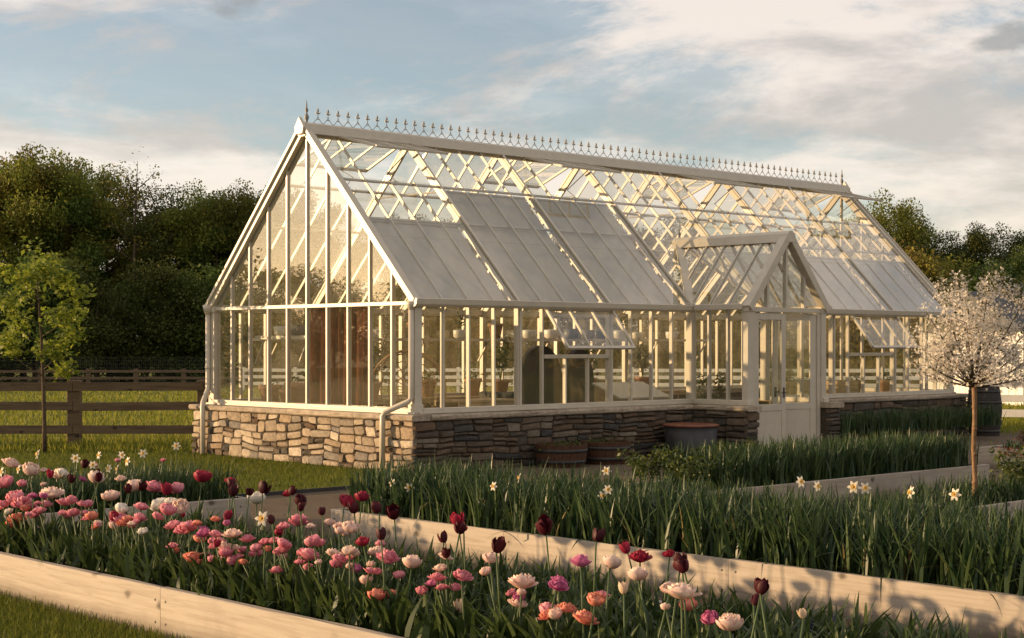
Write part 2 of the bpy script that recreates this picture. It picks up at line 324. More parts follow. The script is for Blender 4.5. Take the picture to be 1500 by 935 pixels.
M = dict(
    white=paint('ivory_paint', (.58, .525, .425), .36, .45, .05),
    lead=paint('grey_metal', (.22, .22, .21), .5, .5, .1),
    glass=glass('glass', gain=1.6, dust_glow=.038), dark=paint('dark_wicker', (.018, .016, .015), .6, .3, .2),
    blind=leafmat('blind_fabric', (.50, .475, .435), (.50, .475, .435), .10, .8, .1),
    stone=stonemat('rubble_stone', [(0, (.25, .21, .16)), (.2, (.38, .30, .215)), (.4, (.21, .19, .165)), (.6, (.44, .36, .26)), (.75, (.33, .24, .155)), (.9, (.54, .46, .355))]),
    shadestone=stonemat('shaded_stone', [(0, (.085, .071, .058)), (.25, (.135, .107, .078)), (.45, (.064, .064, .061)), (.6, (.165, .125, .088)), (.8, (.12, .076, .048)), (.95, (.22, .185, .14))]),  # rubble of the unlit walls, their shade darkened into the stone colour
    chips=stonemat('stone_chips', [(0, (.085, .071, .058)), (.25, (.135, .107, .078)), (.45, (.064, .064, .061)), (.6, (.165, .125, .088)), (.8, (.12, .076, .048)), (.95, (.22, .185, .14))], island=True),  # small leftover stones in the same shade-darkened tones
    cap=stonemat('cap_stone', [(0, (.44, .37, .28)), (1, (.37, .31, .24))], .5), mortar=paint('dark_joint', (.085, .068, .05), .95, .1, .25, .5, 20),
    board=woodmat('pale_board', (.44, .385, .315), (.34, .285, .22)), rail=woodmat('rail_wood', (.165, .115, .07), (.09, .06, .035)),
    oak=woodmat('oak_stave', (.10, .05, .028), (.05, .026, .015), knots=False), bench=woodmat('bench_wood', (.50, .36, .21), (.36, .24, .13), knots=False),
    greybarrel=woodmat('weathered_stave', (.055, .05, .045), (.03, .028, .026), knots=False),
    iron=paint('iron_band', (.03, .028, .027), .5, .5, .2), copper=paint('copper_rim', (.20, .07, .035), .5, .5, .2), zinc=paint('zinc', (.038, .04, .04), .55, .5, .15),
    soil=groundmat('soil', [(.3, (.03, .02, .013)), (.6, (.06, .042, .028))], 30, .8),
    gravel=groundmat('gravel', [(.32, (.11, .085, .06)), (.5, (.21, .165, .115)), (.66, (.34, .28, .2))], 42, 1.0),
    grassy=groundmat('meadow', [(.3, (.07, .09, .014)), (.5, (.13, .145, .024)), (.7, (.20, .19, .04))], 9, 1.0, big=.12),
    floor=groundmat('tan_floor', [(.3, (.22, .17, .12)), (.7, (.34, .27, .2))], 10, .3),
    terra=paint('terracotta', (.45, .27, .17), .85, .2, .15, rand=.2), pot=paint('white_glaze', (.72, .69, .63), .4, .5, .05), gpot=paint('grey_glaze', (.16, .16, .15), .5, .5, .1),
    rattan=paint('rattan', (.42, .27, .13), .6, .3, .15), curtain=paint('rust_velvet', (.11, .032, .014), .9, .1, .35, .3, 5),
    blade=leafmat('strap_leaf', (.020, .050, .021), (.082, .125, .042), .3, .42, .4), tleaf=leafmat('tulip_leaf', (.026, .052, .017), (.078, .113, .03), .3, .45, .35),
    lawn=leafmat('lawn_blade', (.075, .11, .014), (.19, .20, .03), .4, .6, .15), meadow=leafmat('meadow_blade', (.14, .18, .02), (.32, .30, .05), .45, .6, .15),
    dry=leafmat('dry_leaf', (.22, .17, .06), (.36, .28, .12), .35, .6, .2),
    stem=paint('stem_green', (.075, .115, .04), .5, .3, .1),
    bark=paint('bark', (.10, .075, .052), .9, .15, .3, .8, 16), barkr=paint('young_bark', (.22, .135, .07), .75, .2, .25, .5, 20),
    oakleaf=leafmat('dark_foliage', (.055, .085, .018), (.13, .165, .034), .25, .6, .2, .35), olive=leafmat('olive_foliage', (.10, .125, .022), (.24, .235, .04), .42, .6, .2, .35),
    bronze=leafmat('bronze_foliage', (.14, .125, .024), (.28, .215, .045), .42, .6, .2, .3),
    young=leafmat('spring_foliage', (.13, .19, .024), (.33, .36, .05), .5, .5, .25), blossom=leafmat('white_blossom', (.62, .57, .49), (.86, .81, .73), .3, .6, .2),
    bush=leafmat('bush_foliage', (.04, .07, .014), (.11, .13, .025), .3, .5, .3), redleaf=leafmat('red_shoot', (.12, .04, .022), (.2, .08, .04), .3, .5, .3),
    wpaint=paint('white_board', (.74, .72, .68), .6, .3, .06),
    daffp=petalmat('daffodil_petal', (.80, .74, .58), (.84, .78, .66)), daffc=petalmat('daffodil_cup', (.80, .52, .13), (.85, .62, .25)),
    muscari=paint('blue_bell', (.03, .03, .10), .6, .3, .2),
)
P = dict(rose=petalmat('rose_petal', (.58, .075, .16), (.86, .40, .46)), blush=petalmat('blush_petal', (.82, .48, .42), (.88, .72, .62)), white=petalmat('white_petal', (.80, .74, .64), (.88, .84, .77)),
         coral=petalmat('coral_petal', (.68, .13, .11), (.86, .40, .28)), crimson=petalmat('crimson_petal', (.20, .012, .03), (.42, .03, .07)), burgundy=petalmat('burgundy_petal', (.028, .004, .008), (.085, .008, .016), .12),
         magenta=petalmat('magenta_petal', (.40, .06, .20), (.68, .22, .40)), cream=petalmat('cream_petal', (.72, .58, .36), (.82, .62, .48)))
# ------------------------------------------------------------------ ground and paths
def build_ground():
    ys = [-400, -60, 0, 12, 28, 40, 60, 80, 100, 125, 160, 260, 500, 1200, 3500]; xs = [-3500, -900, -300, -120, -60, -30, -12, 0, 12, 30, 60, 120, 300, 900, 3500]
    zf = lambda y: 0.0 if y < 34 else -0.9*min(1, (y-34)/66)
    V = [(x, y, zf(y)) for y in ys for x in xs]; n = len(xs)
    F = [(j*n+i, j*n+i+1, (j+1)*n+i+1, (j+1)*n+i) for j in range(len(ys)-1) for i in range(n-1)]
    mb = MB(); mb.add(V, F); struct(mb.build('ground', M['grassy'], smooth=True))
build_ground()
GZ = lambda y: 0.0 if y < 34 else -0.9*min(1, (y-34)/66)
def sheet(name, rect, z, m):
    u0, u1, v0, v1 = rect; mb = MB(); mb.add([G(u0, v0, z), G(u1, v0, z), G(u1, v1, z), G(u0, v1, z)], [(0,1,2,3)]); return struct(mb.build(name, m))
sheet('gravel_path', (-9.36, -0.2, -18, -1.55), .004, M['gravel'])
sheet('gravel_path', (-0.2, 22, -18, -0.1), .004, M['gravel'])
sheet('greenhouse_floor', (0, LEN, 0, W), .012, M['floor'])
sheet('porch_floor', (6.05, 7.95, -1.25, 0), .014, M['floor'])
mb = MB(); mb.bar(G(-9.3, -1.55, .02), G(-.25, -1.55, .02), .03, .06); struct(mb.build('path_edging', M['iron']))
# ------------------------------------------------------------------ stone dwarf wall
rw = random.Random(5)
def wn(x, y, k):   # smooth warp noise
    return (math.sin(x*3.1+k*1.7+2.1*math.sin(y*2.3+k)) + math.sin(y*7.3+x*1.9+k*2.9) + .7*math.sin(x*9.7-y*5.1+k*5.3))/2.7
def split(x0, x1, z0, z1, tw, th, out):
    w, h = x1-x0, z1-z0
    bw, bh = w/tw, h/th
    if bw < rw.uniform(.95, 1.5) and bh < rw.uniform(.95, 1.5): out.append((x0, x1, z0, z1)); return
    if bw > bh*rw.uniform(.75, 1.25): c = x0 + w*rw.uniform(.34, .66); split(x0, c, z0, z1, tw, th, out); split(c, x1, z0, z1, tw, th, out)
    else: c = z0 + h*rw.uniform(.34, .66); split(x0, x1, z0, c, tw, th, out); split(x0, x1, c, z1, tw, th, out)
STONES = []
def stone_face(parent, org, dirx, nrm, length, height, tw, th, m, warp=.04, ends=(0, 0)):
    """stones of one wall face, each its own piece; local wall frame"""
    org, dx, nr = Vector(org), Vector(dirx), Vector(nrm); cells = []
    x = 0
    while x < length - .01:
        x2 = min(length, x + rw.uniform(1.0, 1.7))
        if length - x2 < .6: x2 = length
        split(x, x2, 0, height, tw, th, cells); x = x2
    for (x0, x1, z0, z1) in cells:
        g = .0045 + rw.random()*.005; w, h = x1-x0, z1-z0; cx = min(.2*w, .045)*rw.uniform(.12, 1.0); cz = min(.24*h, .036)*rw.uniform(.12, 1.0)
        ring = [(x0+cx, z0), (x1-cx*rw.uniform(.6, 1.3), z0), (x1, z0+cz), (x1, z1-cz*rw.uniform(.6, 1.3)), (x1-cx, z1), (x0+cx*rw.uniform(.6, 1.3), z1), (x0, z1-cz), (x0, z0+cz*rw.uniform(.6, 1.3))]
        mx, mz = (x0+x1)/2, (z0+z1)/2; pr = rw.uniform(-.012, .028); tilt = rw.uniform(-.02, .02), rw.uniform(-.014, .014)
        def pt(a, b, d):
            ex = min(1, a/.12, (length-a)/.12); ez = min(1, max(0, b)/.06, max(0, (height-b))/.06)
            return org + dx*(a + warp*ex*wn(a, b, 1)) + Vector((0, 0, b + warp*.8*ez*wn(a*.9, b, 4))) + nr*d
        def inset(p, g):
            return (mx + (p[0]-mx)*(1-2*g/w), mz + (p[1]-mz)*(1-2*g/h))
        jit = [rw.uniform(.6, 1.6) for _ in ring]
        o1 = [pt(*inset(p, g*j), -.07) for p, j in zip(ring, jit)]; o2 = [pt(*inset(p, g*j), -.012+pr*.3) for p, j in zip(ring, jit)]
        o3 = [pt(*inset(p, g*j+.007), .010+pr+tilt[0]*(p[0]-mx)/w+tilt[1]*(p[1]-mz)/h+rw.uniform(-.005, .005)) for p, j in zip(ring, jit)]
        c = pt(mx + rw.uniform(-.1, .1)*w, mz + rw.uniform(-.1, .1)*h, .016+pr+rw.uniform(-.004, .01))
        V = o1+o2+o3+[c]; n = 8; F = []
        for k in range(n):
            q = (k+1) % n
            F += [(k, q, q+n, k+n), (k+n, q+n, q+2*n, k+2*n), (k+2*n, q+2*n, 3*n)]
        STONES.append((w*h/(G(c.x, c.y) - Vector((0, 0, 0))).length**2, V, F, m))
wall = thing('stone_wall', 'low rubble stone base wall with flat capstones under the glasshouse', 'stone wall', G(0, 0), A)
HW = .735; O = OFF
def core(a, b): mb = MB(); mb.box(a, b); mb.build('wall_core', M['mortar'], wall)
core((-O+.02, -O+.02, -.05), (.02, W+O-.02, HW)); core((.021, -O+.02, -.05), (5.98, .02, HW)); core((5.76, -1.38, -.05), (6.02, -O+.019, HW))
core((7.98, -1.38, -.05), (8.24, -O+.019, HW)); core((8.02, -O+.02, -.05), (LEN+O-.02, .02, HW)); core((.021, W-.02, -.05), (LEN+O-.02, W+O-.02, HW)); core((LEN-.02, .021, -.05), (LEN+O-.02, W-.021, HW))
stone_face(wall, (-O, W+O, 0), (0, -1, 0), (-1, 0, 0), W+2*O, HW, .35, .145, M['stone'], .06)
stone_face(wall, (-O, -O, 0), (1, 0, 0), (0, -1, 0), 6.0, HW, .40, .11, M['shadestone'], .04)
stone_face(wall, (6-O, -O, 0), (0, -1, 0), (-1, 0, 0), 1.14, HW, .42, .12, M['shadestone'], .025)
stone_face(wall, (5.74, -1.40, 0), (1, 0, 0), (0, -1, 0), .30, HW, .3, .12, M['shadestone'], .012)
stone_face(wall, (7.96, -1.40, 0), (1, 0, 0), (0, -1, 0), .30, HW, .3, .12, M['shadestone'], .012)
stone_face(wall, (8.26, -O, 0), (1, 0, 0), (0, -1, 0), LEN+O-8.26, HW, .48, .13, M['shadestone'], .04)
STONES.sort(key=lambda t: -t[0])
for k, (sz, V, F, m) in enumerate(STONES[:298]):
    o = sum(V, Vector())/len(V); mb = MB(); mb.add([v-o for v in V], F); mb.build('stone', m, wall, loc=o)
mb = MB()
for sz, V, F, m in STONES[298:]: mb.add(V, F)
if mb.v: mb.build('small_stones', M['chips'], wall)['kind'] = 'stuff'
def caps(p, q, dvec, n, d0, d1):
    p, q, dv = Vector(p), Vector(q), Vector(dvec); ts = [0]
    for i in range(1, n): ts.append((i + rw.uniform(-.12, .12))/n)
    ts.append(1)
    for a, b in zip(ts[:-1], ts[1:]):
        e = (q-p).normalized()*.003; A0 = p.lerp(q, a)+e; B0 = p.lerp(q, b)-e; zt = HW + .088 + rw.uniform(-.003, .003)
        m2 = 7; V = []; F = []
        prof = [(d0, HW+.004), (d1-.008, HW+.004), (d1+.012, HW+.022), (d1+.016, HW+.06), (d1-.004, zt), (d0, zt)]
        for i in range(m2+1):
            c0 = A0.lerp(B0, i/m2)
            for k, (d, z) in enumerate(prof):
                j = rw.uniform(-.009, .009) if 1 <= k <= 4 and 0 < i < m2 else 0
                V.append(c0 + dv*(d+j) + Vector((0, 0, z + j*.5)))
        np_ = len(prof)
        for i in range(m2):
            for k in range(np_): F.append((i*np_+k, i*np_+(k+1) % np_, (i+1)*np_+(k+1) % np_, (i+1)*np_+k))
        F += [tuple(reversed(range(np_))), tuple(m2*np_+k for k in range(np_))]
        o = sum(V, Vector())/len(V); mb = MB(); mb.add([v-o for v in V], F); mb.build('capstone', M['cap'], wall, loc=o)
caps((0, W+O+.05, 0), (0, -O-.04, 0), (-1, 0, 0), 4, -.02, O+.04)
caps((.04, 0, 0), (5.70, 0, 0), (0, -1, 0), 4, -.02, O+.04); caps((6, -O-.05, 0), (6, -1.46, 0), (-1, 0, 0), 1, -.06, O+.04)
caps((8, -O-.05, 0), (8, -1.46, 0), (1, 0, 0), 1, -.06, O+.04); caps((8.3, 0, 0), (LEN+O+.05, 0, 0), (0, -1, 0), 4, -.02, O+.04)
caps((LEN, .03, 0), (LEN, W+O+.05, 0), (1, 0, 0), 3, -.02, O+.04); caps((.04, W, 0), (LEN-.04, W, 0), (0, 1, 0), 8, -.02, O+.04)
# ------------------------------------------------------------------ greenhouse
gh = thing('greenhouse', 'large ivory Victorian style glass greenhouse with porch and crested ridge', 'greenhouse', G(0, 0), A)
WH, GL = M['white'], M['glass']
SN = {0: Vector((0, -(ZR-ZE), W/2)).normalized(), 1: Vector((0, (ZR-ZE), W/2)).normalized()}
def S(side, u, s, h=0.0):
    v = s*W/2; v = v if side == 0 else W-v
    return Vector((u, v, ZE+s*(ZR-ZE))) + SN[side]*h
def part(name, mb, m=WH, bev=0.0, parent=gh, smooth=False): return mb.build(name, m, parent, smooth, bevel=bev)
def zroof(v): return ZE + (1-abs(v-W/2)/(W/2))*(ZR-ZE)
def pane(vs, n, parent=gh, t=.004): mb = MB(); mb.poly(vs, n, t); return mb.build('pane', GL, parent)
cache = {}
def shared(key, name, make, loc, parent=gh, rot=None):
    if key not in cache: cache[key] = make().mesh(name, WH)
    return link(name, cache[key], parent, loc, rot)
# gables
for ug, sg in ((0.0, -1), (LEN, 1)):
    for i in range(1, 10):
        v = W*i/10; top = zroof(v) - .05; mb = MB(); mb.box((ug-.03, v-.017, ZC), (ug+.04, v+.017, top)); part('mullion', mb)
    mb = MB(); mb.box((ug+sg*.038-.012, .06, ZE-.07), (ug+sg*.038+.012, W-.06, ZE-.015)); part('transom', mb, bev=.003)
    for sd in (0, 1):
        mb = MB(); mb.bar(S(sd, ug+sg*.05, -.035, .02), S(sd, ug+sg*.05, 1.0, .02), .085, .115, SN[sd]); part('bargeboard', mb, bev=.008)
        mb = MB(); mb.bar(S(sd, ug+sg*.118, -.02, .075), S(sd, ug+sg*.118, 1.0, .075), .03, .05, SN[sd]); part('barge_moulding', mb, bev=.004)
    for i in range(10):
        v0, v1 = W*i/10+.021, W*(i+1)/10-.021; x = ug
        pane([(x, v0, ZC), (x, v1, ZC), (x, v1, ZE-.05), (x, v0, ZE-.05)], (1, 0, 0))
        a, b = zroof(v0)-.06, zroof(v1)-.06; z0 = ZE-.02
        if i == 0: pane([(x, v0+.06, z0), (x, v1, z0), (x, v1, b)], (1, 0, 0))
        elif i == 9: pane([(x, v0, z0), (x, v1-.06, z0), (x, v0, a)], (1, 0, 0))
        else: pane([(x, v0, z0), (x, v1, z0), (x, v1, b), (x, v0, a)], (1, 0, 0))
    mb = MB(); mb.bar((ug-.075 if sg < 0 else ug-.02, 0, 0), (ug-.075 if sg < 0 else ug-.02, 1, 0), .01, .01)
    mb = MB(); mb.box((min(ug-sg*.04, ug+sg*.09), -.06, ZC-.058), (max(ug-sg*.04, ug+sg*.09), W+.06, ZC+.025)); mb.box((min(ug+sg*.091, ug+sg*.12), -.1, ZC-.056), (max(ug+sg*.091, ug+sg*.12), W+.1, ZC-.025)); part('sill', mb, bev=.006)
    mb = MB(); q = [(ug+sg*.14, W/2-.09, ZR-.07), (ug+sg*.14, W/2+.09, ZR-.07), (ug+sg*.14, W/2+.12, ZR+.04), (ug+sg*.14, W/2, ZR+.2), (ug+sg*.14, W/2-.12, ZR+.04)]; mb.poly(q, (1, 0, 0), .06); part('apex_block', mb, bev=.008)
# corner posts
for u in (0, LEN):
    for v in (0, W):
        mb = MB(); mb.box((u-.065, v-.065, ZC-.05), (u+.065, v+.065, ZE+.02)); mb.box((u-.085, v-.085, ZE-.1), (u+.085, v+.085, ZE-.02)); mb.box((u-.08, v-.08, ZC-.052), (u+.08, v+.08, ZC+.09)); part('corner_post', mb, bev=.008)
# long walls
def mull(z0, z1): 
    def f(): mb = MB(); mb.box((-.015, -.03, z0), (.015, .035, z1)); return mb
    return f
def post():
    mb = MB(); mb.box((-.042, -.045, ZC), (.042, .045, ZE)); mb.box((-.018, -.066, ZC), (.018, -.045, ZE-.08)); return mb
WIN = {0: ((2.5, 4.0), (10.5, 12.0)), 1: ()}
for sd, vv in ((0, 0.0), (1, W)):
    for b in range(8):
        if b in (0, 7): continue
        shared(('post', sd), 'post', post, (2*b, vv, 0), rot=(0, 0, PI*sd))
    for k in range(28):
        u0, u1 = k*.5, k*.5+.5
        if sd == 0 and 6 <= u0 < 8: continue
        win = [w for w in WIN[sd] if w[0] <= u0 < w[1]]
        if k % 4:
            hi = 1.60 if win and u0 > win[0][0] else ZE-.03
            shared(('mull', hi, sd), 'mullion', mull(ZC, hi), (u0, vv, 0), rot=(0, 0, PI*sd))
        zt = 1.60 if win else ZE-.03
        pane([(u0+.02, vv, ZC), (u1-.02, vv, ZC), (u1-.02, vv, zt), (u0+.02, vv, zt)], (0, 1, 0))
    segs = ((-.12, 5.93), (8.07, LEN+.12)) if sd == 0 else ((-.12, LEN+.12),)
    sg = -1 if sd == 0 else 1
    for a, b in segs:
        y0, y1 = sorted((vv+sg*.05, vv+sg*.19)); mb = MB()
        prof = [(0, 0), (.03, -.035), (.09, -.035), (.13, 0), (.145, .075), (.12, .085), (0, .085)]
        V = [(x, vv+sg*(.03+d), ZE-.06+z) for x in (a, b) for d, z in prof]; n = len(prof)
        mb.add(V, [tuple(range(n)), tuple(reversed(range(n, 2*n)))] + [(i, (i+1) % n+0, (i+1) % n+n, i+n) for i in range(n)]); part('gutter', mb)
        mb = MB(); mb.box((a+.1, min(vv-.03, vv+.03), ZE-.07), (b-.1, max(vv-.03, vv+.03), ZE+.0)); part('eaves_beam', mb)
        a2, b2 = (.081 if a < 0 else a), (LEN-.081 if b > LEN else b)
        mb = MB(); y = sorted((vv-sg*.04, vv+sg*.09)); mb.box((a2, y[0], ZC-.056), (b2, y[1], ZC+.024)); y = sorted((vv+sg*.091, vv+sg*.12)); mb.box((a2-.1, y[0], ZC-.054), (b2, y[1], ZC-.024)); part('sill', mb, bev=.006)
# hinged side windows, propped open
for (a, b) in WIN[0]:
    mb = MB(); mb.box((a+.02, -.042, 1.60), (b-.05, .045, 1.66)); part('window_rail', mb, bev=.004)
    th = R(38.6); hl = .80; hz = ZE-.075
    fr = MB(); fr.box((0, -.02, -.045), (b-a, .02, 0)); fr.box((0, -.02, -hl), (b-a, .02, -hl+.045)); fr.box((0, -.021, -hl+.001), (.04, .021, -.001)); fr.box((b-a-.04, -.021, -hl+.001), (b-a, .021, -.001))
    fo = fr.build('hinged_window', WH, gh, loc=(a, -.07, hz), rot=(-th, 0, 0))
    for k in (1, 2):
        mb = MB(); mb.box((k*.5-.014, -.018, -hl+.045), (k*.5+.014, .018, -.045)); mb.build('glazing_bar', WH, fo)
    for k in range(3): mb = MB(); mb.box((k*.5+.015, -.002, -hl+.03), (k*.5+.485, .002, -.03)); mb.build('pane', GL, fo)
    for k in (.4, 1.1): mb = MB(); mb.tube([(k, .02, -hl+.03), (k, .06, -hl+.09), (k+.06, .16, -hl+.14)], .008, 5); mb.build('stay', M['lead'], fo)
# roof: main rafters, glazing bars, panes, purlins
def valley_s(u): return (1-abs(u-7))*.438 if 6 <= u <= 8 else 0.0
ROWS = (0.0, .36, .715, .985)
VENT = {0: {0, 2, 4, 6}, 1: {0, 2, 4, 6}}
for sd in (0, 1):
    n = SN[sd]
    for k in range(29):
        u = k*.5; s0 = max(0, valley_s(u)) if sd == 0 else 0; inner = u + (.03 if k == 0 else -.03 if k == 28 else 0)
        if k % 4 == 0:
            mb = MB(); mb.bar(S(sd, inner, s0-.01, -.05), S(sd, inner, .99, -.04), .042, .09, n); mb.bar(S(sd, inner, s0-.02, .03), S(sd, inner, .98, .03), .048, .03, n); part('rafter', mb)
        else:
            vent = sd in VENT and (k//4) in VENT[sd] and k % 4 in (2, 3)
            mb = MB(); mb.bar(S(sd, u, s0-.015, .0), S(sd, u, .715 if vent else .985, .0), .022, .045, n); part('glazing_bar', mb)
    for k in range(28):
        u0, u1 = k*.5+.014, k*.5+.486; b = k//4
        isv = b in VENT[sd] and k % 4 in (1, 2, 3)
        if sd == 0 and b == 3:
            sa, sb = valley_s(u0)+.01, valley_s(u1)+.01
            pane([S(0, u0, sa, .015), S(0, u1, sb, .015), S(0, u1, .715, .015), S(0, u0, .715, .015)], n)
            pane([S(0, u0, .715, .012), S(0, u1, .715, .012), S(0, u1, .985, .012), S(0, u0, .985, .012)], n); continue
        for r in range(3):
            if r == 2 and isv: continue
            s0, s1 = ROWS[r]-(.004 if r else .015), ROWS[r+1]; h0, h1 = (.020, .013)
            pane([S(sd, u0, s0, h0), S(sd, u1, s0, h0), S(sd, u1, s1, h1), S(sd, u0, s1, h1)], n)
    for b in range(7):
        if sd == 0 and b == 3: rows = (.715,)
        else: rows = (.48, .715)
        for s in rows:
            mb = MB(); mb.bar(S(sd, b*2+.03, s, -.045), S(sd, b*2+1.97, s, -.04), .035, .03, n); part('purlin', mb)
    for b in VENT[sd]:
        a, e = b*2+.5, b*2+1.94; hl = .95; hp = S(sd, a, .965, .05)
        dv = Vector((0, -.97, -.245)) if sd == 0 else Vector((0, .93, -.36)); dv.normalize(); nn = Vector((1, 0, 0)).cross(dv); nn = nn if nn.z > 0 else -nn
        q = lambda x, t, h=0: Vector((x, hp.y, hp.z)) + dv*t + nn*h
        fr = MB(); fr.bar(q(a, hl), q(e, hl), .05, .035, nn); fr.bar(q(a, .02), q(e, .02), .04, .03, nn)
        for x in (a+.015, e-.015): fr.bar(q(x, .04), q(x, hl-.02), .035, .034, nn)
        fo = part('roof_vent', fr)
        for x in (a+.48, a+.96): mb = MB(); mb.bar(q(x, .04), q(x, hl-.02), .024, .03, nn); mb.build('glazing_bar', WH, fo)
        for k in range(3): mb = MB(); mb.poly([q(a+k*.48+.015, .03), q(a+k*.48+.465, .03), q(a+k*.48+.465, hl-.01), q(a+k*.48+.015, hl-.01)], nn, .004); mb.build('pane', GL, fo)
        mb = MB(); mid = (a+e)/2; mb.tube([q(mid, hl-.08, -.02), S(sd, mid, .80, -.1), S(sd, mid, .735, -.06)], .010, 5); mb.box(tuple(S(sd, mid-.05, .735, -.1)-Vector((0, .03, .03))), tuple(S(sd, mid+.05, .735, -.1)+Vector((0, .03, .03)))); mb.build('vent_opener', M['lead'], fo)
# roof blinds under the near slope
for b, st in ((0, .475), (1, .70), (2, .70), (4, .42), (5, .42), (6, .42)):
    u0, u1 = b*2+.07, b*2+1.93; mb = MB(); nseg = 10; V = []; F = []
    for j in range(nseg+1):
        s = .01+(st-.01)*j/nseg; h = -.085-.022*math.sin(j*PI/nseg)-.012*math.sin(j*2.1+b)
        for i in range(7): V.append(S(0, u0+(u1-u0)*i/6, s, h - .010*math.sin(i*2.3+j*.9+b)))
    for j in range(nseg):
        for i in range(6): F.append((j*7+i, j*7+i+1, (j+1)*7+i+1, (j+1)*7+i))
    mb.add(V, F); part('roof_blind', mb, M['blind'], smooth=True)
    mb = MB(); mb.tube([S(0, u0, st, -.075), S(0, u1, st, -.075)], .022, 8); part('blind_roller', mb)
# collar ties
for b in range(1, 7):
    mb = MB(); mb.tube([S(0, 2*b, .70, -.1), S(1, 2*b, .70, -.1)], .014, 6); part('tie_rod', mb)
# ridge and cresting
mb = MB(); V = []
prof = [(-.13, ZR-.06), (-.1, ZR+.09), (-.035, ZR+.12), (.035, ZR+.12), (.1, ZR+.09), (.13, ZR-.06), (.06, ZR-.1), (-.06, ZR-.1)]
for x in (-.11, LEN+.11): V += [(x, W/2+d, z) for d, z in prof]
n = len(prof); mb.add(V, [tuple(range(n)), tuple(reversed(range(n, 2*n)))] + [(i, (i+1) % n, (i+1) % n+n, i+n) for i in range(n)]); part('ridge_cap', mb)
def finial():
    mb = MB(); t = .011
    def tb(p, r=t/2): mb.tube([(x, 0, z) for x, z in p], r, 5)
    tb([(-.096, .012), (-.078, .018), (-.05, .048), (-.014, .088), (0, .118)]); tb([(.096, .012), (.078, .018), (.05, .048), (.014, .088), (0, .118)])
    tb([(0, .1), (0, .2)], .006)
    mb.add([(0, -.008, .255), (.016, -.008, .205), (0, -.008, .165), (-.016, -.008, .205), (0, .008, .255), (.016, .008, .205), (0, .008, .165), (-.016, .008, .205)], [(0,1,2,3), (7,6,5,4), (0,4,5,1), (1,5,6,2), (2,6,7,3), (3,7,4,0)])
    mb.box((-.034, -.007, .158), (.034, .007, .176)); mb.box((-.04, -.006, .166), (-.028, .006, .19)); mb.box((.028, -.006, .166), (.04, .006, .19))
    mb.box((-.022, -.006, .07), (.022, .006, .08)); return mb
fm = finial().mesh('finial', M['lead'])
NF = 72
for k in range(1, NF): link('finial', fm, gh, (k*LEN/NF, W/2, ZR+.115))
for x in (-.02, LEN+.02):
    mb = MB(); mb.lathe([(.03, 0), (.018, .03), (.034, .07), (.038, .1), (.02, .14), (.012, .16), (.026, .19), (.026, .215), (.01, .25), (.012, .28), (.006, .33), (.001, .36)], 10, (x, W/2, ZR+.11)); part('end_finial', mb, M['lead'], smooth=True)
# downpipes
mb = MB(); mb.tube([(-.10, -.02, ZE-.06), (-.10, -.02, 1.05), (-.13, .02, 1.0), (-.36, .25, .855), (-.37, .29, .80), (-.37, .30, .02)], .042, 10); mb.lathe([(.075, ZE-.02), (.07, ZE-.07), (.045, ZE-.14)], 10, (-.10, -.02, 0)); part('downpipe', mb, smooth=True)
mb = MB(); mb.tube([(-.10, W+.06, ZE-.06), (-.10, W+.06, 1.12), (-.12, W+.04, 1.06), (-.34, W-.17, .87), (-.36, W-.19, .80), (-.36, W-.20, .02)], .042, 10); mb.lathe([(.085, ZE+.02), (.08, ZE-.04), (.045, ZE-.14)], 10, (-.10, W+.06, 0)); mb.lathe([(.052, 1.42), (.052, 1.45)], 10, (-.10, W+.06, 0)); part('downpipe', mb, smooth=True)
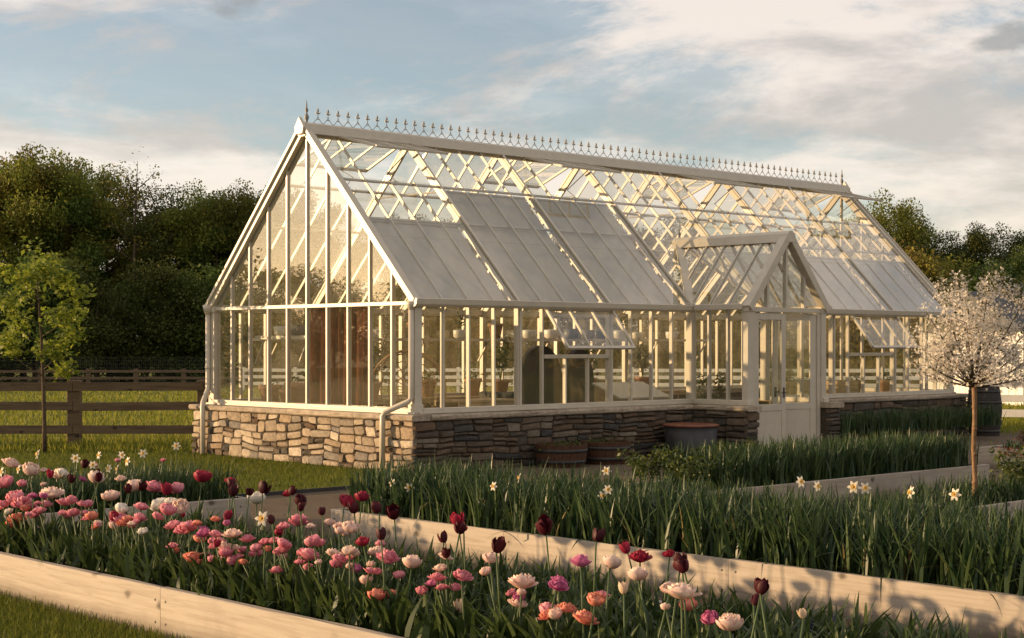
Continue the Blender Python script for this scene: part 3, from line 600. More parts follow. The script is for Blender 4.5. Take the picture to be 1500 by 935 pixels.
# porch
PV, ZP = -1.2, 3.62
pn = {0: Vector((-(ZP-ZE), 0, 1)).normalized(), 1: Vector(((ZP-ZE), 0, 1)).normalized()}
def PS(sd, v, s, h=0.0):
    u = 6+s if sd == 0 else 8-s
    return Vector((u, v, ZE+s*(ZP-ZE))) + pn[sd]*h
def v_valley(s): return 1.14*s
for sd in (0, 1):
    ux = 6.0 if sd == 0 else 8.0; sg = -1 if sd == 0 else 1
    mb = MB(); mb.bar(PS(sd, PV-.05, -.05, .02), PS(sd, PV-.05, 1.0, .02), .15, .13, pn[sd]); part('bargeboard', mb, bev=.008)
    mb = MB(); mb.box((ux-.065, PV-.065, ZC-.05), (ux+.065, PV+.065, ZE)); mb.box((ux-.08, PV-.08, ZE-.1), (ux+.08, PV+.08, ZE-.02)); part('corner_post', mb, bev=.006)
    mb = MB(); mb.box((ux-.06, -.07, ZC-.05), (ux+.06, .06, ZE+.02)); part('corner_post', mb, bev=.006)
    mb = MB(); y = sorted((ux-sg*.04, ux+sg*.10)); mb.box((y[0], PV-.1, ZC-.055), (y[1], -.125, ZC+.025)); part('sill', mb, bev=.006)
    mb = MB(); y = sorted((ux+sg*.03, ux+sg*.15)); mb.box((y[0], PV+.02, ZE-.07), (y[1], -.18, ZE+.03)); part('gutter', mb, bev=.015)
    for v in (-.4, -.8): mb = MB(); mb.box((ux-.035, v-.018, ZC), (ux+.035, v+.018, ZE-.03)); part('mullion', mb)
    for k in range(3):
        v0, v1 = -.4*k-.02, -.4*k-.38; pane([(ux, v0, ZC), (ux, v1, ZC), (ux, v1, ZE-.03), (ux, v0, ZE-.03)], (1, 0, 0))
    vs = [-.8, -.4, 0.0, .4, .8]
    for v in vs:
        s0 = 0 if v <= 0 else v/1.14
        mb = MB(); mb.bar(PS(sd, v, s0), PS(sd, v, .97), .032, .055, pn[sd]); part('glazing_bar', mb)
    e = [PV] + vs + [1.14]
    for v0, v1 in zip(e[:-1], e[1:]):
        s0 = 0 if v0 < 0 else v0/1.14; s1 = 0 if v1 <= 0 else v1/1.14
        q = [PS(sd, v0+.016, s0+.01, .014), PS(sd, v1-.016, s1, .014), PS(sd, v1-.016, .97, .014), PS(sd, v0+.016, .97, .014)]
        if v1 > 1.1: q = [PS(sd, v0+.016, s0+.01, .014), PS(sd, 1.1, .97, .014), PS(sd, v0+.016, .97, .014)]
        pane(q, pn[sd])
    mb = MB(); mb.bar(Vector((ux, 0, ZE+.03)), Vector((7, 1.14, ZP+.03)), .15, .05, SN[0]+pn[sd]); part('valley_beam', mb, bev=.005)
mb = MB(); V = []; prof = [(-.14, -.1), (-.1, .04), (-.03, .09), (.03, .09), (.1, .04), (.14, -.1)]
for y in (PV-.13, 1.2): V += [(7+d, y, ZP+z) for d, z in prof]
n = len(prof); mb.add(V, [tuple(reversed(range(n))), tuple(range(n, 2*n))] + [(i, i+n, (i+1) % n+n, (i+1) % n) for i in range(n)]); part('porch_ridge', mb)
mb = MB(); mb.lathe([(.03, 0), (.016, .03), (.03, .07), (.012, .11), (.001, .17)], 8, (7, 1.12, ZP+.085)); part('end_finial', mb, M['lead'])
mb = MB(); mb.box((6.07, PV-.05, ZE-.10), (7.93, PV+.05, ZE-.02)); part('door_head', mb, bev=.005)
for u in (6.5, 7.0, 7.5): mb = MB(); mb.box((u-.024, PV-.035, ZE-.02), (u+.024, PV+.035, ZE+(1-abs(u-7))*(ZP-ZE)-.06)); part('mullion', mb)
for k in range(4):
    u0, u1 = 6+k*.5+.025, 6+k*.5+.475; zt = lambda u: ZE+(1-abs(u-7))*(ZP-ZE)-.09
    q = [(u0, PV, ZE-.02), (u1, PV, ZE-.02), (u1, PV, zt(u1)), (u0, PV, zt(u0))]
    if k == 0: q = [(u0+.07, PV, ZE-.02), (u1, PV, ZE-.02), (u1, PV, zt(u1))]
    if k == 3: q = [(u0, PV, ZE-.02), (u1-.07, PV, ZE-.02), (u0, PV, zt(u0))]
    pane(q, (0, 1, 0))
for u in (6.11, 7.89): mb = MB(); mb.box((u-.044, PV-.04, 0), (u+.044, PV+.04, ZE-.101)); part('door_jamb', mb, bev=.004)
DH = ZE-.115; DW = .83
for sd in (0, 1):
    sg = 1 if sd == 0 else -1; f = lambda x: x*sg
    mb = MB()
    def bx(x0, x1, z0, z1, d=.022):
        a = sorted((f(x0), f(x1))); mb.box((a[0], -d, z0), (a[1], d, z1))
    bx(0, .11, .02, DH); bx(DW-.11, DW, .02, DH); bx(.1101, DW-.1101, DH-.11, DH, .0215); bx(.1101, DW-.1101, .72, .83, .0215); bx(.1101, DW-.1101, .02, .2, .0215)
    do = mb.build('door', WH, gh, loc=(6.16 if sd == 0 else 7.84, PV, 0), rot=(0, 0, 0 if sd == 0 else -R(24)), bevel=.004)
    mb = MB(); a = sorted((f(.11), f(DW-.11))); mb.box((a[0], -.011, .2), (a[1], .011, .72)); mb.build('panel', WH, do)
    mb = MB(); mb.box((a[0], -.002, .83), (a[1], .002, DH-.11)); mb.build('pane', GL, do)
    mb = MB(); mb.tube([(f(DW-.055), -.02, 1.02), (f(DW-.055), -.07, 1.02), (f(DW-.16), -.07, 1.02)], .011, 6); mb.box((f(DW-.055)-.02, -.028, .93), (f(DW-.055)+.02, -.0225, 1.1)); mb.build('door_handle', M['iron'], do)
# ------------------------------------------------------------------ inside the greenhouse
def trestle(name, label, u0, u1, v0, v1, z, m, group=None, slats=5):
    t = thing(name, label, 'bench', G((u0+u1)/2, (v0+v1)/2), A, group); hx, hy = (u1-u0)/2, (v1-v0)/2
    for k in range(slats):
        y = -hy + (k+.5)*2*hy/slats; mb = MB(); mb.box((-hx, y-hy/slats+.006, z-.03), (hx, y+hy/slats-.006, z)); mb.build('slat', m, t)
    nl = max(2, int((u1-u0)/1.4)+1)
    for i in range(nl):
        x = -hx+.06 + i*(2*hx-.12)/(nl-1)
        for y in (-hy+.05, hy-.05): mb = MB(); mb.box((x-.025, y-.025, 0.012), (x+.025, y+.025, z-.09)); mb.build('leg', m, t)
    for y in (-hy+.05, hy-.05): mb = MB(); mb.box((-hx, y-.02, z-.09), (hx, y+.02, z-.031)); mb.build('rail', m, t)
    return t
trestle('slatted_bench', 'pale slatted potting bench beside the rattan chair behind the long glass wall', 1.25, 2.5, .45, 1.1, .97, M['bench'])
trestle('slatted_bench', 'long slatted bench along the rear glass wall under the shelf', 1.2, 11.5, W-.85, W-.15, .86, M['bench'])
trestle('slatted_bench', 'slatted bench inside the glasshouse right of the porch', 8.6, 13.2, .3, 1.0, .82, M['bench'])
trestle('slatted_bench', 'slatted bench behind the bay left of the porch', 4.75, 5.92, .4, 1.1, .80, M['bench'])
trestle('slatted_bench', 'low slatted bench with clay pots behind the left gable panes', .3, .95, 3.4, 4.8, .78, M['bench'])
sh = thing('wall_shelf', 'long ivory shelf on brackets along the rear glass wall', 'shelf', G(0, 0), A)
mb = MB(); mb.box((.6, W-.42, 1.88), (12.4, W-.08, 1.93)); mb.build('shelf_board', M['white'], sh)
for k in range(8): mb = MB(); mb.bar((1+k*1.6, W-.38, 1.87), (1+k*1.6, W-.08, 1.50), .025, .025); mb.build('bracket', M['white'], sh)
sh2 = thing('wall_shelf', 'ivory shelf on brackets behind the left gable panes', 'shelf', G(0, 0), A)
mb = MB(); mb.box((.45, 3.0, 1.90), (.8, W-.5, 1.96)); mb.build('shelf_board', M['white'], sh2)
for v in (3.3, W-.7): mb = MB(); mb.bar((.5, v, 1.89), (.5, v+.25, 1.5), .025, .025); mb.build('bracket', M['white'], sh2)
potmesh = {}
def pot(kind, u, v, z, s, label, grp='pots inside the greenhouse', plant=False):
    if kind not in potmesh:
        pr = {'clay': [(.10, 0), (.15, .26), (.17, .26), (.17, .32), (.145, .32), (.135, .27)], 'white': [(.09, 0), (.14, .03), (.15, .16), (.135, .18), (.12, .16)], 'grey': [(.12, 0), (.15, .02), (.15, .2), (.13, .2), (.13, .16)]}[kind]
        potmesh[kind] = MB().lathe(pr, 18).mesh('pot', {'clay': M['terra'], 'white': M['pot'], 'grey': M['gpot']}[kind], True)
        potmesh[kind+'s'] = MB().lathe([(pr[-1][0], pr[-1][1]-.01), (.001, pr[-1][1]-.005)], 14).mesh('soil', M['soil'])
    t = thing('flower_pot', label, 'pot', G(u, v, z), rw.uniform(0, 6), grp); t.scale = (s, s, s)
    link('pot', potmesh[kind], t); link('soil', potmesh[kind+'s'], t)
    if plant:
        pos = RNG.normal(size=(110, 3))*np.array([.1, .1, .09]) + np.array([0, 0, .33]); V, F = leaves(pos, .07); link('foliage', np_mesh('foliage', V, F, M['bush']), t)
for i, (u, k, s) in enumerate(((7.0, 'white', .95), (7.6, 'white', 1), (8.15, 'grey', 1), (8.65, 'grey', .9), (9.0, 'grey', 1.05), (9.6, 'white', 1), (10.1, 'white', .8), (11.2, 'white', .9), (5.2, 'white', .9))):
    pot(k, u, W-.25, 1.931, s, '%s pot on the rear shelf, %s from the left' % ({'white': 'white glazed', 'grey': 'dark grey'}[k], ordinal([5.2, 7.0, 7.6, 8.15, 8.65, 9.0, 9.6, 10.1, 11.2].index(u)+1)), plant=(i in (5, 8)))
for i, (u, v, s) in enumerate(((.6, 4.5, 1.15), (.65, 4.05, .95), (.6, 3.72, 1.3))): pot('clay', u, v, .781, s, ('tall', 'middle', 'large')[i] + ' terracotta pot on the bench behind the gable, %s from the left' % ordinal(i+1), plant=(i == 1))
for i, u in enumerate((9.0, 10.1, 11.6, 12.6)): pot('clay', u, .6, .821, .9, 'terracotta pot with green plant right of the porch, %s from the porch' % ordinal(i+1), plant=True)
for i, u in enumerate((2.2, 4.2, 5.3, 6.6)): pot('clay', u, W-.5, .861, 1.0, 'leafy clay pot on the rear bench, %s from the left' % ordinal(i+1), plant=True)
for i, (u, k) in enumerate(((2.2, 'grey'), (3.1, 'white'), (4.1, 'clay'), (6.1, 'clay'))): pot(k, u, W-.25, 1.931, .9, '%s pot at the left end of the rear shelf, %s of four' % ({'white': 'white glazed', 'grey': 'dark grey', 'clay': 'terracotta'}[k], ordinal(i+1)), plant=(i % 2 == 0))
for i, (v, k) in enumerate(((3.3, 'white'), (3.75, 'grey'), (4.2, 'white'))): pot(k, .62, v, 1.961, .85, '%s pot on the short shelf behind the gable, %s from the right' % ({'white': 'white glazed', 'grey': 'dark grey'}[k], ordinal(i+1)))
# rust curtains behind the gable
for i, (v0, v1) in enumerate(((1.42, 2.18), (2.20, 2.96))):
    mb = MB(); V = []; F = []; nx = 26
    for j, z in enumerate((.82, 1.3, 1.85, 2.38)):
        for k in range(nx+1):
            v = v0+(v1-v0)*k/nx; V.append((.30+.045*math.sin(k*1.15+.25*j)+.02*math.sin(k*2.9+i), v, z))
    for j in range(3):
        for k in range(nx): F.append((j*(nx+1)+k, j*(nx+1)+k+1, (j+1)*(nx+1)+k+1, (j+1)*(nx+1)+k))
    mb.add(V, F); o = mb.build('curtain', M['curtain'], smooth=True); o.location = G(0, 0); o.rotation_euler = (0, 0, A)
    tag(o, 'rust brown curtain behind the gable panes, %s half' % ('the right' if i == 0 else 'the left'), 'curtain', 'curtains behind the gable')
mb = MB(); mb.tube([(.3, 1.35, 2.39), (.3, 3.05, 2.39)], .014, 6); o = mb.build('curtain_rod', M['iron']); o.location = G(0, 0); o.rotation_euler = (0, 0, A); tag(o, 'thin dark rod carrying the rust brown curtains', 'curtain rod')
# rattan hoop chair
ch = thing('rattan_chair', 'round woven rattan hoop chair behind the near corner panes', 'chair', G(.95, 1.35), R(78))
CZ = 1.12
def hoop(r, x=0.0, dz=0.0, n=28): return [(x+.18*(1-(r/.62)**2)*1.0, r*math.cos(2*PI*k/n), CZ+dz+r*math.sin(2*PI*k/n)) for k in range(n+1)]
mb = MB(); mb.tube(hoop(.60), .022, 6); mb.tube(hoop(.56), .012, 5); mb.build('rim', M['rattan'], ch, True)
for r in (.12, .23, .34, .45): mb = MB(); mb.tube(hoop(r), .009, 4); mb.build('ring', M['rattan'], ch, True)
for k in range(22):
    t = 2*PI*k/22; mb = MB(); mb.tube([(.18*(1-(r/.62)**2), r*math.cos(t), CZ+r*math.sin(t)) for r in (.05, .22, .4, .6)], .008, 4); mb.build('spoke', M['rattan'], ch, True)
mb = MB(); mb.lathe([(.40, .40), (.46, .43), (.46, .50), (.40, .54)], 18, (-.22, 0, 0)); mb.build('seat', M['rattan'], ch, True)
for s1, s2 in ((-1,-1), (-1,1), (1,-1), (1,1)): mb = MB(); mb.tube([(-.22+.25*s1, .25*s2, .42), (-.22+.33*s1, .33*s2, .012)], .02, 6); mb.build('leg', M['rattan'], ch, True)
# dark arched armchairs
def armchair(u, v, rz, s, label):
    t = thing('armchair', label, 'armchair', G(u, v), A+rz, 'dark armchairs in the greenhouse'); t.scale = (s, s, s)
    prof = [(.42*math.cos(PI-PI*k/14), .95+.55*math.sin(PI*k/14)) for k in range(15)]
    ring = [(-.42, .30)]+prof+[(.42, .30)]
    mb = MB(); mb.poly([(x, .30, z) for x, z in ring], (0, 1, 0), .08); mb.build('backrest', M['dark'], t)
    mb = MB(); mb.box((-.44, -.35, .34), (.44, .258, .48)); mb.build('seat', M['dark'], t, bevel=.03)
    for sx in (-1, 1):
        mb = MB(); mb.box((sx*.47-.06, -.38, .30), (sx*.47+.06, .30, .86)); mb.build('armrest', M['dark'], t, bevel=.03)
        for y in (-.3, .25): mb = MB(); mb.tube([(sx*.4, y, .34), (sx*.42, y, .012)], .025, 6); mb.build('leg', M['dark'], t)
armchair(3.95, 1.9, R(180), 1.2, 'dark armchair with a tall arched back by the open side window, the left one')
armchair(5.0, 2.1, R(195), 1.16, 'dark arched armchair behind the open side window, the right one')
cf = thing('cold_frame', 'pale wooden cold frame with a sloping lid on the bench left of the porch', 'cold frame', G(5.35, .75, .801), A)
mb = MB(); mb.add([(-.6,-.3,0),(.6,-.3,0),(.6,.3,0),(-.6,.3,0),(-.6,-.3,.12),(.6,-.3,.12),(.6,.3,.34),(-.6,.3,.34)], [(3,2,1,0),(0,1,5,4),(1,2,6,5),(2,3,7,6),(3,0,4,7),(4,5,6,7)]); mb.build('body', M['bench'], cf)
mb = MB(); mb.bar((-.63, 0, .24), (.63, 0, .24), .70, .03, (0, -.345, .94)); mb.build('lid', M['white'], cf)
for i, u in enumerate((9.5, 11.0)):
    c = thing('wooden_crate', 'pale wooden crate on the bench right of the porch, %s' % ('nearer the porch' if i == 0 else 'farther from the porch'), 'crate', G(u, .55, .821), A, 'crates right of the porch')
    for z in (.02, .12, .22):
        for y in (-.2, .2): mb = MB(); mb.box((-.35, y-.01, z), (.35, y+.01, z+.085)); mb.build('slat', M['bench'], c)
        for x in (-.34, .34): mb = MB(); mb.box((x-.01, -.188, z), (x+.01, .188, z+.085)); mb.build('slat', M['bench'], c)
# ------------------------------------------------------------------ tubs and barrel outside
def tub(u, v, r, h, label, staves=20, m='oak', belly=.04, bands=(.25, .72), full=False):
    t = thing('barrel' if full else 'barrel_planter', label, 'barrel' if full else 'planter', G(u, v, .004), rw.uniform(0, 1), None if full else 'half barrel planters by the wall')
    me = None
    zz = [0, h*.25, h*.5, h*.75, h]
    rad = [r*(.86 if not full else .84), r*.94, r*(1.0 if full else .98), r*(.95 if full else 1.0), r*(.85 if full else 1.02)]
    w = 2*PI/staves; mb = MB(); V = []
    for z, q in zip(zz, rad):
        for d, a in ((0, -w*.48), (0, w*.48), (.025, w*.48), (.025, -w*.48)): V.append(((q-d)*math.cos(a), (q-d)*math.sin(a), z))
    F = [(0,1,2,3), (19,18,17,16)]
    for i in range(4):
        for k in range(4): F.append((i*4+k, i*4+(k+1) % 4, (i+1)*4+(k+1) % 4, (i+1)*4+k))
    me = mb.add(V, F).mesh('stave', M[m])
    for k in range(staves): link('stave', me, t, rot=(0, 0, k*w))
    for b in bands:
        q = np.interp(b*h, zz, rad)+.006; mb = MB(); mb.lathe([(q-.004, b*h-.025), (q+.002, b*h-.024), (q+.002, b*h+.024), (q-.004, b*h+.025)], 24); mb.build('hoop', M['iron'], t, True)
    mb = MB(); mb.lathe([(r*.8, h-.05 if not full else h-.03), (.001, h-.045 if not full else h-.028)], 18); mb.build('lid' if full else 'soil', M[m] if full else M['soil'], t)
    if not full:
        pos = RNG.normal(size=(160, 3))*np.array([r*.4, r*.4, .03]) + np.array([0, 0, h-.02]); Vv, Ff = leaves(pos, .06); link('foliage', np_mesh('foliage', Vv, Ff, M['bush']), t)
    return t
tub(2.2, -.72, .39, .34, 'brown half barrel planter against the shaded stone wall, left of the pair'); tub(3.15, -.72, .38, .34, 'brown half barrel planter against the shaded stone wall, right of the pair')
tub(9.9, -.75, .40, .46, 'half barrel planter by the stone wall right of the porch'); tub(11.0, -.75, .38, .46, 'second half barrel planter right of the porch, nearer the rain barrel')
tub(14.0, -.80, .34, .98, 'tall dark rain barrel at the far right corner of the stone wall', 22, 'greybarrel', bands=(.1, .32, .68, .9), full=True)
t = thing('metal_planter', 'round grey metal planter with a copper coloured rim beside the porch wall', 'planter', G(5.0, -.85, .004), A)
mb = MB(); mb.lathe([(.36, 0), (.40, .1), (.43, .5), (.41, .5), (.38, .46)], 24); mb.build('body', M['zinc'], t, True)
mb = MB(); mb.lathe([(.43, .50), (.455, .51), (.455, .535), (.40, .545), (.39, .50)], 24); mb.build('rim', M['copper'], t, True)
mb = MB(); mb.lathe([(.39, .47), (.001, .48)], 20); mb.build('soil', M['soil'], t)
# ------------------------------------------------------------------ raised beds
HB, TB = .30, .055
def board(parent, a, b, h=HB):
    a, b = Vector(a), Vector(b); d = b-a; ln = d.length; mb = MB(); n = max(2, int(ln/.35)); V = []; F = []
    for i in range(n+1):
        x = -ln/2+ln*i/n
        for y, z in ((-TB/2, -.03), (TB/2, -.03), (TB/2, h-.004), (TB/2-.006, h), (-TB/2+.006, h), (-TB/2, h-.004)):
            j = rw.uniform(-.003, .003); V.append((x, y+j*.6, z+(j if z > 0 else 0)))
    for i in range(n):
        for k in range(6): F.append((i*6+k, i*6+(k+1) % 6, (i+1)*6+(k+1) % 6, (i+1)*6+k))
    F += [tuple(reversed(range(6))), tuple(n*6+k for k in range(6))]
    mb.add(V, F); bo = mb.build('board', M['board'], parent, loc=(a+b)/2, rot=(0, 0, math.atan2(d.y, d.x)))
    if 'sc' not in potmesh: potmesh['sc'] = MB().lathe([(.008, -.002), (.008, .0015), (.004, .002)], 8).mesh('screw', M['iron'])
    if ln > 1.5:
        for x in (-ln/2+.06, ln/2-.06):
            for z in (.08, h-.08):
                for q, ry in ((-1, PI/2), (1, -PI/2)): link('screw', potmesh['sc'], bo, (x, q*(TB/2+.002), z), (ry, 0, 0))
def bed(label, u0, u1, v0, v1, segu=3.2, segv=3.2):
    t = thing('raised_bed', label, 'raised bed', G(u0, v0), A, 'timber raised beds'); du, dv = u1-u0, v1-v0; h = TB/2
    def run(p, q, seg):
        p, q = Vector(p), Vector(q); ln = (q-p).length; n = max(1, round(ln/seg)); c = (q-p)/n
        for i in range(n): e = c.normalized()*.0015; board(t, p+c*i+e, p+c*(i+1)-e)
    run((h, 0, 0), (h, dv, 0), segv); run((du-h, 0, 0), (du-h, dv, 0), segv); run((TB+.002, h, 0), (du-TB-.002, h, 0), segu); run((TB+.002, dv-h, 0), (du-TB-.002, dv-h, 0), segu)
    mb = MB(); V = []; F = []; nx, ny = max(3, int(du/.25)), max(3, int(dv/.25))
    for i in range(nx+1):
        for j in range(ny+1): V.append((TB+(du-2*TB)*i/nx, TB+(dv-2*TB)*j/ny, HB-.045+rw.uniform(-.012, .02)))
    for i in range(nx):
        for j in range(ny): F.append((i*(ny+1)+j, (i+1)*(ny+1)+j, (i+1)*(ny+1)+j+1, i*(ny+1)+j+1))
    mb.add(V, F); mb.build('soil', M['soil'], t, True)
bed('long foreground timber raised bed full of pink and dark tulips', -9.3, -7.4, -15.0, -5.6, segv=2.7)
bed('long timber raised bed of daffodil leaves behind the tulips', -5.7, -4.4, -15.0, -5.65, segv=2.4)
bed('timber raised bed at far left with tulips and white daffodils', -9.3, -5.6, -4.2, -2.95)
bed('shaded timber raised bed of strap leaves below the porch', -2.0, 3.7, -6.9, -5.65)
bed('timber raised bed at right beyond the blossom tree', 6.6, 7.8, -11, -5.0)
bed('timber raised bed holding the blossom tree', -1.3, 3.7, -9.6, -8.65)
# ------------------------------------------------------------------ strap leaves
def uvpos(n, u0, u1, v0, v1, z=HB-.03):
    u = RNG.uniform(u0, u1, n); v = RNG.uniform(v0, v1, n)
    return np.stack([CX+u*CA-v*SA, CY+u*SA+v*CA, np.full(n, z)], 1)
def strap(name, label, n, rect, hr, wr, lean, curl, m, clump=0, seg=4):
    if clump:
        c = uvpos(n//clump, *rect); base = np.repeat(c, clump, 0) + RNG.normal(size=(len(c)*clump, 3))*np.array([.035, .035, 0])
    else: base = uvpos(n, *rect)
    k = len(base); V, F = blades(base, RNG.uniform(*hr, k), RNG.uniform(*wr, k), np.abs(RNG.normal(0, lean, k)), RNG.gamma(1.4, curl, k), RNG.uniform(0, 2*PI, k), seg)
    o = link(name, np_mesh(name, V, F, M[m])); stuff(o, label, 'foliage'); return o
strap('daffodil_leaves', 'dense green daffodil leaves filling the long middle bed', 11000, (-5.62, -4.48, -14.0, -5.75), (.24, .54), (.018, .036), .18, .42, 'blade', 10)
strap('iris_leaves', 'green strap leaves filling the shaded bed below the porch', 5600, (-1.2, 3.6, -6.8, -5.75), (.22, .5), (.018, .036), .16, .3, 'blade', 7)
strap('daffodil_leaves', 'green leaves among the white daffodils in the far left bed', 3600, (-9.2, -5.7, -4.1, -3.05), (.22, .46), (.010, .018), .2, .45, 'blade', 8)
strap('bed_undergrowth', 'low green leaves among the foreground tulips', 8000, (-9.2, -7.5, -14.2, -5.7), (.09, .27), (.018, .048), .4, .6, 'tleaf', 6, 4)
strap('withered_leaves', 'yellowed bent leaves scattered through the daffodil bed', 500, (-5.62, -4.48, -14.0, -5.75), (.25, .5), (.010, .02), .45, .9, 'dry', 3)
strap('bed_undergrowth', 'low green leaves under the blossom tree', 2200, (-1.2, 3.6, -9.5, -8.75), (.10, .3), (.012, .025), .3, .5, 'blade', 6, 3)
strap('bed_undergrowth', 'low green leaves in the bed at far right', 1200, (6.7, 7.7, -10, -5.1), (.06, .16), (.012, .025), .3, .5, 'blade', 6, 3)
strap('wall_border_leaves', 'strap leaves growing at the foot of the wall beside the porch', 1800, (8.3, 13.3, -1.6, -1.15), (.25, .48), (.014, .026), .18, .35, 'blade', 7)
strap('daffodil_leaves', 'arching bent leaves over the front edge of the daffodil bed', 1300, (-5.64, -4.5, -14.0, -5.75), (.35, .6), (.014, .026), .45, 1.0, 'blade', 4, 6)
o = strap('border_leaves', 'low strap leaves hiding the near end of the blossom tree bed', 700, (-1.75, -1.33, -9.75, -8.6), (.30, .48), (.016, .03), .2, .4, 'blade', 6); o.location.z = -.26
# leafy perennials in the shaded bed
def bush(u, v, r, h, label, n=520, size=.06, m='bush', z=HB-.03, stems=9, tips=None):
    t = thing('leafy_plant', label, 'plant', G(u, v, z), 0, 'leafy plants in the beds'); mb = MB(); pos = []
    for k in range(stems):
        a = rw.uniform(0, 2*PI); q = rw.uniform(.3, 1); e = (r*q*math.cos(a), r*q*math.sin(a), h*rw.uniform(.7, 1)); mb.tube([(e[0]*.1, e[1]*.1, 0), (e[0]*.5, e[1]*.5, e[2]*.6), e], [.007, .006, .003], 5)
        for i in range(n//stems):
            f = rw.uniform(.35, 1.05); pos.append((e[0]*f+rw.gauss(0, r*.14), e[1]*f+rw.gauss(0, r*.14), max(.03, e[2]*f+rw.gauss(0, h*.08))))
    mb.build('stems', M['stem'], t); V, F = leaves(np.array(pos), size); link('foliage', np_mesh('foliage', V, F, M[m]), t)
    if tips:
        p = np.array([q for q in pos if q[2] > h*.75])[:90]; V, F = leaves(p+np.array([0, 0, .04]), size*.8); link('shoots', np_mesh('shoots', V, F, M[tips]), t)['kind'] = 'stuff'
for i, (u, v, r, h) in enumerate(((-1.75, -6.0, .3, .42), (-1.6, -6.55, .3, .38), (-1.1, -5.95, .28, .4), (-.5, -6.1, .3, .42), (.2, -5.95, .28, .4))): bush(u, v, r, h, 'low leafy plant at the left of the shaded bed, %s from its end' % ordinal(i+1))
bush(.35, -9.2, .36, .50, 'leafy shrub with reddish shoots in the bed right of the blossom tree', 620, .055, tips='redleaf'); bush(1.2, -9.0, .3, .4, 'low leafy shrub at the right picture edge behind the blossom tree', 520, .055, tips='redleaf')
bush(7.1, -5.6, .25, .28, 'small reddish plant in the bed at far right', 260, .05, 'redleaf')
# tall plants standing inside
def house_plant(u, v, z, h, label):
    t = thing('house_plant', label, 'plant', G(u, v, z), rw.uniform(0, 6), 'plants inside the greenhouse')
    mb = MB(); mb.lathe([(.11, 0), (.16, .24), (.18, .24), (.18, .29), (.15, .29)], 16); mb.build('pot', M['terra'], t, True); st = MB(); pos = []
    for k in range(7):
        a = rw.uniform(0, 6.28); r = rw.uniform(.1, .32)*h; e = (r*math.cos(a), r*math.sin(a), .28+h*rw.uniform(.6, 1)); st.tube([(0, 0, .26), (e[0]*.4, e[1]*.4, e[2]*.65), e], [.009, .007, .003], 5)
        for i in range(46): f = rw.uniform(.4, 1.03); pos.append((e[0]*f+rw.gauss(0, .06), e[1]*f+rw.gauss(0, .06), .28+(e[2]-.28)*f+rw.gauss(0, .05)))
    st.build('stems', M['stem'], t); V, F = leaves(np.array(pos), .10); link('foliage', np_mesh('foliage', V, F, M['bush']), t)
for i, (u, v, z, h) in enumerate(((1.3, 4.1, .012, 1.3), (2.9, W-.5, .861, .7), (6.0, W-.5, .861, .8), (7.3, 3.9, .012, 1.4), (8.4, W-.5, .861, .7), (10.0, W-.5, .861, .8), (9.2, 2.2, .012, 1.2), (12.0, 2.6, .012, 1.5))):
    house_plant(u, v, z, h, 'leafy potted plant inside the greenhouse, %s from the gable end' % ordinal(sorted((1.3, 2.9, 6.0, 7.3, 8.4, 10.0, 9.2, 12.0)).index(u)+1))
